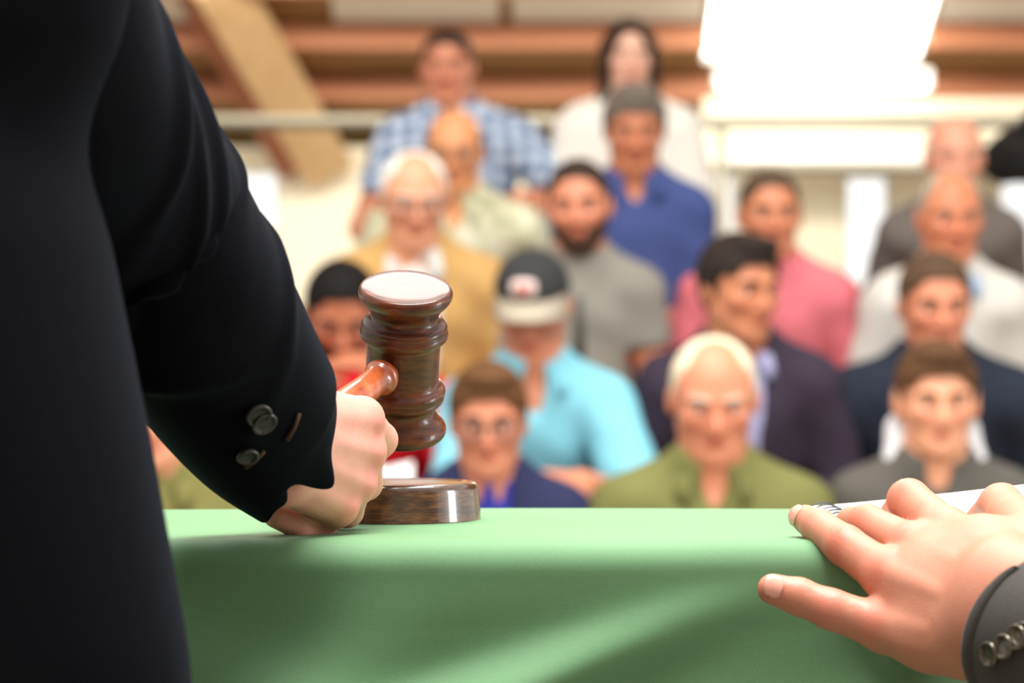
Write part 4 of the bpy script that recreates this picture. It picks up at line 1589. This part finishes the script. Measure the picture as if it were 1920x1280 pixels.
        s.body = o
        head_extras(o, hd, iris or IRIS_BROWN, hairm(brow))
        return s

    def hair(s, style, rgb):
        V, Q = hair_solid(s.head, style).mesh()
        s.hairo = mesh_obj('hair', V, Q, hairm(rgb), s.body)
        return s

    def beard(s, rgb):
        V, Q = beard_solid(s.head).mesh()
        mesh_obj('beard', V, Q, hairm(rgb), s.body)
        return s

    def glasses(s, rgb=(60, 56, 54)):
        glasses(s.body, s.head, plain('spectacle_frame_%02x' % rgb[0], rgb, 0.3))
        return s

    def garment(s, name, mat, sleeve=2.0, off=0.010, open_w=None, neck=0.016, vneck=0.0, collar=None, low=0.0):
        """a top: torso and sleeves grown by off; open_w cuts an opening down the front; vneck lowers the neckline"""
        z = s.size
        xs = [j[0] for a in s.arm for j in a]
        ys = [j[1] for a in s.arm for j in a] + [s.hip[1]]
        lo = np.array([min(xs) - 0.11, min(ys) - 0.15, min(s.seat + 0.01, min(a[2][2] for a in s.arm) - 0.06)])
        hi = np.array([max(xs) + 0.11, max(ys) + 0.17, s.neck[2] + 0.13])
        S = Solid(axis_pts(lo[0], hi[0], 0.011), axis_pts(lo[1], hi[1], 0.011), axis_pts(lo[2], hi[2], 0.011))
        s.torso(S, off)
        s.limbs(S, sleeve, off + 0.004)
        S.cone(s.neck + np.array([0, 0.01, -0.03]), s.neck + np.array([0, 0.01, -0.03]) + (s.head.p(0, 0.09, -0.20) - s.neck) * 0.5, 0.25 * s.head.s + off + 0.006, 0.25 * s.head.s + off + 0.002, 0.03)
        # soft folds
        ph = s.hip[0] * 40
        S.v += (0.0035 * np.sin(S.ax[2][None, None, :] * 46 + S.ax[0][:, None, None] * 31 + ph) * np.sin(S.ax[1][None, :, None] * 23 + ph)).astype(np.float32)
        # cut the sleeve ends square
        for a, e, w in s.arm:
            if sleeve <= 1:
                d = nrm(e - a)
                c = a + (e - a) * sleeve
            else:
                d = nrm(w - e)
                c = e + (w - e) * (sleeve - 1)
            S.func(lambda X, Y, Z, c=c, d=d: np.maximum((c[0] - X) * d[0] + (c[1] - Y) * d[1] + (c[2] - Z) * d[2], np.sqrt((X - c[0]) ** 2 + (Y - c[1]) ** 2 + (Z - c[2]) ** 2) - 0.085 * z), c - 0.12, c + 0.12, 0.0, 's')
        # neck opening around the tilted neck
        na, nb = s.head.p(0, 0.09, -0.20), s.neck + np.array([0, 0.01, -0.03])
        S.cone(nb + (na - nb) * 0.30, na + (na - nb), 0.25 * s.head.s + neck * 0.3, 0.25 * s.head.s + neck * 0.3, 0.008, 's')
        fw = s.Rt @ np.array([0, -1.0, 0])
        if vneck:
            c = s.neck + fw * 0.10 * z
            S.ell(c + s.t * 0.03, (0.026 * z, 0.12 * z, 0.035 + vneck * 0.6), s.Rt, 0.008, 's')
        if open_w is not None:
            def front(X, Y, Z):
                x = X - s.hip[0]
                h = ((X - s.hip[0]) * s.t[0] + (Y - s.hip[1]) * s.t[1] + (Z - s.hip[2]) * s.t[2]) / s.Lt
                dep = (Y - s.hip[1]) * fw[1] + (Z - s.hip[2]) * fw[2]
                wdt = np.interp(h, [-0.3, 0.3, 0.9, 1.2], [open_w[0], open_w[1], open_w[2], open_w[2]])
                return np.maximum(np.abs(x) - wdt, 0.02 - dep)
            S.func(front, lo, hi, 0.006, 's')
        V, Q = S.mesh(1)
        g = mesh_obj(name, V, Q, mat, s.body)
        if collar is not None:
            s.collar(g, collar)
        return g

    def collar(s, g, mat, hgt=0.042, gap=0.5):
        """a folded collar standing around the neck, open in front"""
        na, nb = s.neck + np.array([0, 0.012, -0.012]), s.head.p(0, 0.09, -0.20)
        ax = nrm(nb - na)
        u = nrm(np.cross((0, 1, 0), ax))
        f = np.cross(ax, u)                 # f points to the back
        if f[1] < 0:
            f = -f
        r = 0.25 * s.head.s + 0.012
        n = 30
        rows = []
        for (rr, h) in ((r + 0.006, 0.0), (r + 0.004, hgt * 0.6), (r + 0.006, hgt), (r + 0.013, hgt * 0.9), (r + 0.020, hgt * 0.35), (r + 0.026, -0.010)):
            ring = []
            for i in range(n):
                a = -math.pi / 2 + gap + (2 * math.pi - 2 * gap) * i / (n - 1)
                fr = max(0, -math.sin(a))
                ring.append(na + ax * (h - 0.018 * fr * fr + 0.006) + (rr + 0.010 * fr) * (math.cos(a) * u + math.sin(a) * f))
            rows.append(ring)
        V = np.array(rows).reshape(-1, 3)
        F_ = [(k * n + i, k * n + i + 1, (k + 1) * n + i + 1, (k + 1) * n + i) for k in range(len(rows) - 1) for i in range(n - 1)]
        o = mesh_obj('collar', V, F_, mat, g)
        md = o.modifiers.new('thickness', 'SOLIDIFY')
        md.thickness = 0.004
        return o

    def front(s, h, x=0.0, off=0.012):
        """a point on the front of the torso at share h of its height and its outward direction"""
        fw = s.Rt @ np.array([0, -1.0, 0])
        base = s.hip + s.t * h * s.Lt
        d = np.interp(h, [0, 0.38, 0.72, 0.95, 1.1], [0.125 * s.g, 0.133 * s.g ** 1.5, 0.115 * s.size, 0.085 * s.size, 0.06])
        return base + fw * (d * math.sqrt(max(0.05, 1 - (x / (0.17 * s.size)) ** 2)) + off) + np.array([x, 0, 0]), fw

    def legs(s, mat, shoe=None):
        z = s.size
        k = s.knee
        h = s.hip
        lo = np.array([h[0] - 0.30, k[0][1] - 0.14, s.foot + 0.03])
        hi = np.array([h[0] + 0.30, h[1] + 0.20, s.seat + 0.26])
        S = Solid(axis_pts(lo[0], hi[0], 0.014), axis_pts(lo[1], hi[1], 0.014), axis_pts(lo[2], hi[2], 0.014))
        S.ell(h + np.array([0, 0.0, -0.01]), (0.175 * s.g * z, 0.135 * s.g * z, 0.115 * z), None, 0.04)
        for i, q in enumerate((-1, 1)):
            a = h + np.array([q * 0.09 * z, -0.02, -0.005])
            an = np.array([k[i][0], k[i][1] + 0.03, s.foot + 0.08])
            S.cone(a, k[i], 0.088 * z, 0.066 * z, 0.03)
            S.cone(k[i], an, 0.064 * z, 0.050 * z, 0.02)
        S.func(lambda X, Y, Z: (s.seat + 0.001 - Z) + 0 * X + 0 * Y, (lo[0], h[1] - 0.18, lo[2]), (hi[0], hi[1], hi[2]), 0.0, 'i')
        V, Q = S.mesh(1)
        mesh_obj('trousers', V, Q, mat, s.body)
        for i in (0, 1):
            a = np.array([k[i][0], k[i][1] + 0.03, s.foot + 0.001])
            S = Solid(axis_pts(a[0] - 0.065, a[0] + 0.065, 0.009), axis_pts(a[1] - 0.24, a[1] + 0.09, 0.009), axis_pts(a[2] - 0.01, a[2] + 0.13, 0.009))
            S.cone(a + (0, 0.02, 0.035), a + (0, -0.16, 0.028), 0.043, 0.038, 0.01)
            S.cone(a + (0, 0.0, 0.05), a + (0, 0.005, 0.10), 0.043, 0.04, 0.02)
            S.func(lambda X, Y, Z: a[2] - Z + 0 * X + 0 * Y, a - 1, a + 1, 0.0, 'i')
            V, Q = S.mesh()
            mesh_obj('shoe', V, Q, shoe or SHOE, s.body)
        return s


def patch(g, p, n, w, h, mat, name='emblem', up=(0, 0, 1)):
    n = nrm(n)
    u = nrm(np.cross(up, n))
    t = np.cross(n, u)
    k = 16
    v = [p + n * 0.004]
    for i in range(k):
        a = 2 * math.pi * i / k
        ca, sa = math.cos(a), math.sin(a)
        v.append(p + u * w * math.copysign(abs(ca) ** 0.6, ca) + t * h * math.copysign(abs(sa) ** 0.6, sa))
    f = [(0, 1 + i, 1 + (i + 1) % k) for i in range(k)]
    o = mesh_obj(name, v, f, mat, g)
    md = o.modifiers.new('thickness', 'SOLIDIFY')
    md.thickness = 0.003
    return o


def wp(px, py, D):
    return P(px, py, D)


D1, D2, D3, D4, D5 = 5.70, 6.48, 7.22, 7.92, 8.70
FAIR, RUDDY, TAN, DARK = (224, 160, 126), (210, 138, 106), (202, 132, 96), (176, 106, 76)

# front row
p = Seated(290, 655, 0.236, D1, 0, 'front-row man in olive glimpsed under the raised black sleeve', skin_rgb=FAIR, sh=0.19).make().hair('short', (92, 70, 50))
p.garment('sweater', fabric('olive_knit', (122, 118, 66)), 2.0, 0.014, collar=fabric('olive_knit', (122, 118, 66)))
p.legs(DENIM)

p = Seated(915, 686, 0.218, D1, 0, 'boy with glasses in a navy vest directly right of the gavel', pitch=10, size=0.86, sh=0.175, skin_rgb=RUDDY, wide=0.98, ear=1.1).make(brow=(80, 54, 36)).hair('thick', (92, 62, 38)).glasses((96, 84, 80))
p.garment('sweater', fabric('royal_blue', (44, 50, 140)), 2.0, 0.008)
g = p.garment('vest', fabric('navy_vest', (38, 42, 74)), 0.30, 0.020, open_w=(0.035, 0.035, 0.045))
LAV = fabric('lavender_trim', (140, 132, 176))
for q in (-1, 1):
    pts = [p.front(h, q * x, 0.045)[0] for h, x in ((0.25, 0.042), (0.55, 0.044), (0.8, 0.05), (0.98, 0.058))]
    tube('trim', catmull(pts, 10), 0.011, LAV, g, 8)
patch(g, p.front(0.45, 0, 0.016)[0], p.front(0.45)[1], 0.034, 0.09, fabric('teal_shirt', (20, 104, 124)), 'shirt_front')
p.legs(DENIM)

p = Seated(1338, 636, 0.242, D1 - 0.02, 0, 'white-haired man in an olive green sweater in the front row', pitch=14, sh=0.186, girth=1.08, skin_rgb=RUDDY, wide=1.04, jaw=1.08)
p.make(brow=(190, 176, 160), iris=IRIS_BLUE, red=(206, 84, 70)).hair('receding', (226, 212, 184))
g = p.garment('sweater', fabric('olive_green_sweater', (112, 112, 64)), 2.0, 0.016, vneck=0.03, collar=fabric('olive_green_sweater', (112, 112, 64)))
pt, fw = p.front(0.52, -0.01, 0.018)
button(pt, fw, 0.011, plain('olive_button', (150, 150, 92), 0.4), g)
p.legs(KHAKI)

p = Seated(1757, 646, 0.222, D1, 0, 'boy with protruding ears in a dark grey T-shirt and white hood', pitch=6, size=0.9, sh=0.178, skin_rgb=FAIR, ear=1.35).make(brow=(80, 56, 38)).hair('thick', (84, 58, 38))
g = p.garment('t_shirt', fabric('charcoal_tee', (84, 80, 74)), 0.85, 0.012, vneck=0.02)
pt, fw = p.front(0.66, 0.055, 0.014)
patch(g, pt, fw, 0.026, 0.020, plain('shirt_print', (176, 168, 158), 0.7))
h = p.head
S = Solid(axis_pts(h.c[0] - 0.18, h.c[0] + 0.18, 0.008), axis_pts(h.c[1] - 0.05, h.c[1] + 0.26, 0.008), axis_pts(h.c[2] - 0.25, h.c[2] + 0.02, 0.008))
for q in (-1, 1):
    S.cone(h.p(q * 0.27, 0.26, -0.32), h.p(q * 0.36, 0.08, -0.58), 0.032, 0.028, 0.03)
S.cone(h.p(-0.24, 0.28, -0.30), h.p(0.24, 0.28, -0.30), 0.034, 0.034, 0.03)
V, Q = S.mesh()
mesh_obj('hood', V, Q, fabric('white_hood', (206, 204, 206)), p.body)
p.legs(DENIM)

# second row
r = Seated(640, 494, 0.236, D2, 1, 'dark-haired bearded man in red looking down behind the gavel', pitch=26, yaw=6, skin_rgb=DARK, sh=0.19,
           wr=[wp(588, 706, D2 - 0.32), wp(772, 945, D2 - 0.34)], el=(0.7, 0.5), dx=0.06).make(brow=(30, 24, 20)).hair('short', (22, 19, 18)).beard((40, 28, 24))
r.garment('t_shirt', fabric('red_shirt', (204, 18, 34)), 0.8, 0.012)
r.legs(DARKT)
c_ = wp(726, 912, D2 - 0.40)
pr_ = empty('sale_catalogue', c_)
for dx, rt in ((-0.028, -1), (0.028, 1)):
    v = [(c_[0] + dx + sx_ * 0.026, c_[1] + sy_ * 0.02, c_[2] + sy_ * 0.035 + 0.012 * abs(sx_ * rt + 1) * 0.5 + tz) for tz in (0, 0.006) for sy_ in (-1, 1) for sx_ in (-1, 1)]
    mesh_obj('page', v, [(0, 2, 3, 1), (4, 5, 7, 6), (0, 1, 5, 4), (1, 3, 7, 5), (3, 2, 6, 7), (2, 0, 4, 6)], PAPER, pr_, smooth=False)
tag(pr_, 'white open catalogue on the lap of the man in red', 'catalogue')

p = Seated(998, 478, 0.238, D2 - 0.05, 1, 'man in a turquoise polo shirt and grey baseball cap', pitch=22, yaw=-8, skin_rgb=RUDDY, sh=0.162, girth=1.02, dx=0.012,
           wr=[wp(930, 905, D2 - 0.42), wp(1090, 905, D2 - 0.38)], el=(0.35, 0.6)).make(red=(206, 84, 70))
p.hair('fringe', (120, 104, 90))
TURQ = fabric('turquoise_polo', (128, 194, 210), 0.10)
g = p.garment('polo_shirt', TURQ, 0.92, 0.016, vneck=0.045, collar=TURQ)
hd = p.head
S = Solid(*[axis_pts(hd.c[i] - 0.2, hd.c[i] + 0.2, 0.006) for i in range(3)])
hd.ell(S, (0, 0.06, 0.18), (0.365, 0.44, 0.37), 0.02)
S.func(lambda X, Y, Z: (0.17 - 0.05 * (hd.local(X, Y, Z)[1] > 0) - hd.local(X, Y, Z)[2]) * hd.s, hd.c - 0.3, hd.c + 0.3, 0.005, 'i')
V, Q = S.mesh()
cap = mesh_obj('cap', V, Q, fabric('cap_charcoal', (50, 50, 50)), p.body)
cap['label'] = 'charcoal baseball cap with beige brim'
rows = []
for u in np.linspace(0, 1, 7):
    ring = []
    for a in np.linspace(-1.25, 1.25, 17):
        x = (0.335 + 0.03 * u) * math.sin(a)
        y = 0.06 - (0.40 + 0.27 * u * math.cos(a * 0.75)) * math.cos(a)
        z = 0.19 - 0.11 * u - 0.10 * (x / 0.3) ** 2 * u
        ring.append(hd.p(x, y, z))
    rows.append(ring)
n_ = 17
V = np.array(rows).reshape(-1, 3)
o = mesh_obj('brim', V, [(k * n_ + i, k * n_ + i + 1, (k + 1) * n_ + i + 1, (k + 1) * n_ + i) for k in range(6) for i in range(n_ - 1)], fabric('cap_brim_beige', (168, 156, 138)), cap)
o.modifiers.new('thickness', 'SOLIDIFY').thickness = 0.005
fwd = hd.R @ np.array([0, -1.0, 0.25])
patch(cap, hd.p(-0.02, -0.375, 0.335), fwd, 0.030, 0.022, plain('cap_emblem_pale', (226, 206, 200), 0.7))
patch(cap, hd.p(-0.02, -0.383, 0.335), fwd, 0.016, 0.012, plain('cap_emblem_red', (190, 90, 84), 0.7))
p.legs(DENIM)
pt = wp(1112, 946, D2 - 0.42)
sh_ = box('paper_sheet', (pt[0] - 0.05, pt[1] - 0.06, pt[2] - 0.002), (pt[0] + 0.05, pt[1] + 0.06, pt[2] + 0.002), PAPER)
tag(sh_, 'white sheet of paper under the hand of the man in turquoise', 'paper')

p = Seated(1388, 444, 0.240, D2, 1, 'dark-haired man in a dark plum cardigan turned to one side', pitch=6, yaw=32, skin_rgb=TAN, sh=0.172).make(brow=(44, 32, 26)).hair('thick', (44, 36, 32))
p.garment('shirt', checks('lavender_shirt', (120, 120, 168), (168, 166, 204), (196, 190, 214)), 2.0, 0.008, collar=checks('lavender_shirt', (120, 120, 168), (168, 166, 204), (196, 190, 214)))
p.garment('cardigan', fabric('plum_knit', (52, 42, 56)), 2.0, 0.020, open_w=(0.004, 0.01, 0.05))
p.legs(DARKT)

p = Seated(1754, 476, 0.238, D2 + 0.08, 1, 'brown-haired man in a dark navy jacket behind the big-eared boy', pitch=8, yaw=4, skin_rgb=RUDDY, sh=0.198).make(brow=(70, 50, 38)).hair('short', (84, 64, 48))
LILAC = checks('lilac_shirt', (150, 140, 180), (190, 184, 206), (214, 208, 220))
p.garment('shirt', LILAC, 2.0, 0.008, collar=LILAC)
g = p.garment('jacket', fabric('navy_jacket', (32, 38, 52)), 2.0, 0.022, open_w=(0.004, 0.006, 0.05), collar=fabric('navy_jacket', (32, 38, 52)))
pt, fw = p.front(0.62, -0.085, 0.024)
patch(g, pt, fw, 0.04, 0.008, plain('jacket_trim', (92, 96, 100), 0.6), 'pocket_trim')
p.legs(DENIM)

# third row
p = Seated(776, 286, 0.242, D3, 2, 'white-haired man with glasses in a tan jacket above the gavel', pitch=12, yaw=8, skin_rgb=FAIR, sh=0.195, wide=1.04).make(brow=(200, 190, 180), iris=IRIS_BLUE).hair('receding', (238, 232, 224)).glasses((120, 100, 90))
SHT = checks('pale_check_shirt', (176, 176, 176), (214, 214, 208), (236, 234, 226), 60)
p.garment('shirt', SHT, 2.0, 0.008, collar=SHT)
TANJ = fabric('tan_jacket', (190, 150, 92))
p.garment('jacket', TANJ, 2.0, 0.024, open_w=(0.03, 0.045, 0.07), collar=None)
p.legs(KHAKI)

p = Seated(1085, 300, 0.236, D3, 2, 'bearded man in a grey button-neck T-shirt', pitch=6, yaw=-6, roll=-3, skin_rgb=RUDDY, sh=0.172, size=0.94,
           el=(0.3, 0.3)).make(brow=(50, 36, 28)).hair('crop', (58, 44, 38)).beard((66, 46, 36))
g = p.garment('t_shirt', fabric('grey_tee', (134, 130, 120)), 0.52, 0.014)
v, f = [], []
pa, fa = p.front(0.96, 0.0, 0.012)
pb, fb = p.front(0.62, 0.0, 0.016)
tube('placket', [pa, (pa + pb) / 2 + fa * 0.006, pb], 0.014, fabric('placket_dark', (78, 74, 70)), g, 8)
p.legs(DENIM)

p = Seated(1444, 318, 0.232, D3 + 0.1, 2, 'man in a pink T-shirt with short dark hair', pitch=4, yaw=4, skin_rgb=TAN, sh=0.188, size=0.95, el=(0.4, 0.4)).make(brow=(60, 44, 36)).hair('crop', (82, 66, 52))
p.garment('t_shirt', fabric('pink_tee', (212, 112, 120)), 0.66, 0.014)
p.legs(DENIM)

p = Seated(1782, 322, 0.236, D3, 2, 'grey-haired man in a pale grey sweater over a blue collar', pitch=6, yaw=4, skin_rgb=(206, 130, 94), sh=0.172, size=0.93, el=(0.2, 0.2)).make(brow=(120, 104, 90)).hair('receding', (170, 156, 138))
BLU = fabric('pale_blue_shirt', (166, 184, 210))
p.garment('shirt', BLU, 2.0, 0.006, collar=BLU)
p.garment('sweater', fabric('pale_grey_knit', (204, 200, 192)), 2.0, 0.018, vneck=0.035)
p.legs(DARKT)

# fourth row
p = Seated(852, 206, 0.230, D4, 3, 'bald man with glasses in a pale green patterned shirt', pitch=12, yaw=-4, skin_rgb=(224, 156, 108), sh=0.195).make(brow=(110, 84, 66)).hair('fringe', (120, 96, 76)).glasses((130, 96, 76))
CAMO = blotches('pale_green_pattern', (170, 168, 136), (206, 204, 172), (226, 224, 200))
p.garment('shirt', CAMO, 2.0, 0.014, vneck=0.02, collar=CAMO)
p.legs(KHAKI)

p = Seated(1190, 162, 0.240, D4, 3, 'grey-haired man in a royal blue polo shirt', pitch=14, skin_rgb=(200, 128, 92), sh=0.180, size=0.94, el=(0.2, 0.2)).make(brow=(80, 66, 56)).hair('thick', (112, 102, 92))
BLP = fabric('blue_polo', (66, 80, 132))
p.garment('polo_shirt', BLP, 0.95, 0.014, vneck=0.04, collar=BLP)
p.legs(DARKT)

p = Seated(1790, 216, 0.232, D4 - 0.02, 3, 'bald man in a charcoal sweater behind the pale grey sweater', pitch=8, skin_rgb=(226, 160, 132), sh=0.160, size=0.92, el=(0.1, 0.1)).make(brow=(170, 140, 120)).hair('fringe', (220, 200, 180))
p.garment('sweater', fabric('charcoal_sweater', (104, 96, 90)), 2.0, 0.018)
p.legs(DARKT)

# top row
p = Seated(838, 56, 0.234, D5, 4, 'dark-haired man in a blue checked shirt in the top row', pitch=6, yaw=-4, skin_rgb=RUDDY, sh=0.194, girth=1.02, dx=0.03,
           wr=[None, wp(1012, 372, D5 - 0.20)], el=(0.6, 0.7)).make(brow=(50, 38, 32)).hair('crop', (54, 44, 40))
CHK = checks('blue_checked_shirt', (70, 92, 130), (150, 172, 204), (220, 230, 240), 6)
g = p.garment('shirt', CHK, 0.6, 0.016, vneck=0.02, collar=CHK)
p.legs(DENIM)

p = Seated(1180, 40, 0.226, D5, 4, 'woman with long dark hair in a white blouse', pitch=4, yaw=2, skin_rgb=(240, 190, 164), sh=0.168, wide=0.95, jaw=0.9).make(brow=(50, 36, 30), red=(206, 92, 84)).hair('long', (54, 40, 34))
p.garment('blouse', fabric('white_blouse', (240, 236, 226), 0.04), 2.0, 0.014, vneck=0.03)
p.legs(DARKT)

p = Seated(2085, 30, 0.234, D5 - 0.05, 4, 'person in a black jacket leaning in at the edge of the top row', yaw=-20, skin_rgb=TAN, sh=0.20, wr=[wp(1990, 318, D5 - 0.32), None], el=(1.0, 0.5), elbow0=wp(1882, 300, D5 - 0.10)).make(brow=(50, 40, 34)).hair('short', (50, 40, 34))
BLJ = fabric('black_jacket', (26, 26, 26))
p.garment('jacket', BLJ, 2.0, 0.022, open_w=None, collar=BLJ)
p.legs(DARKT)
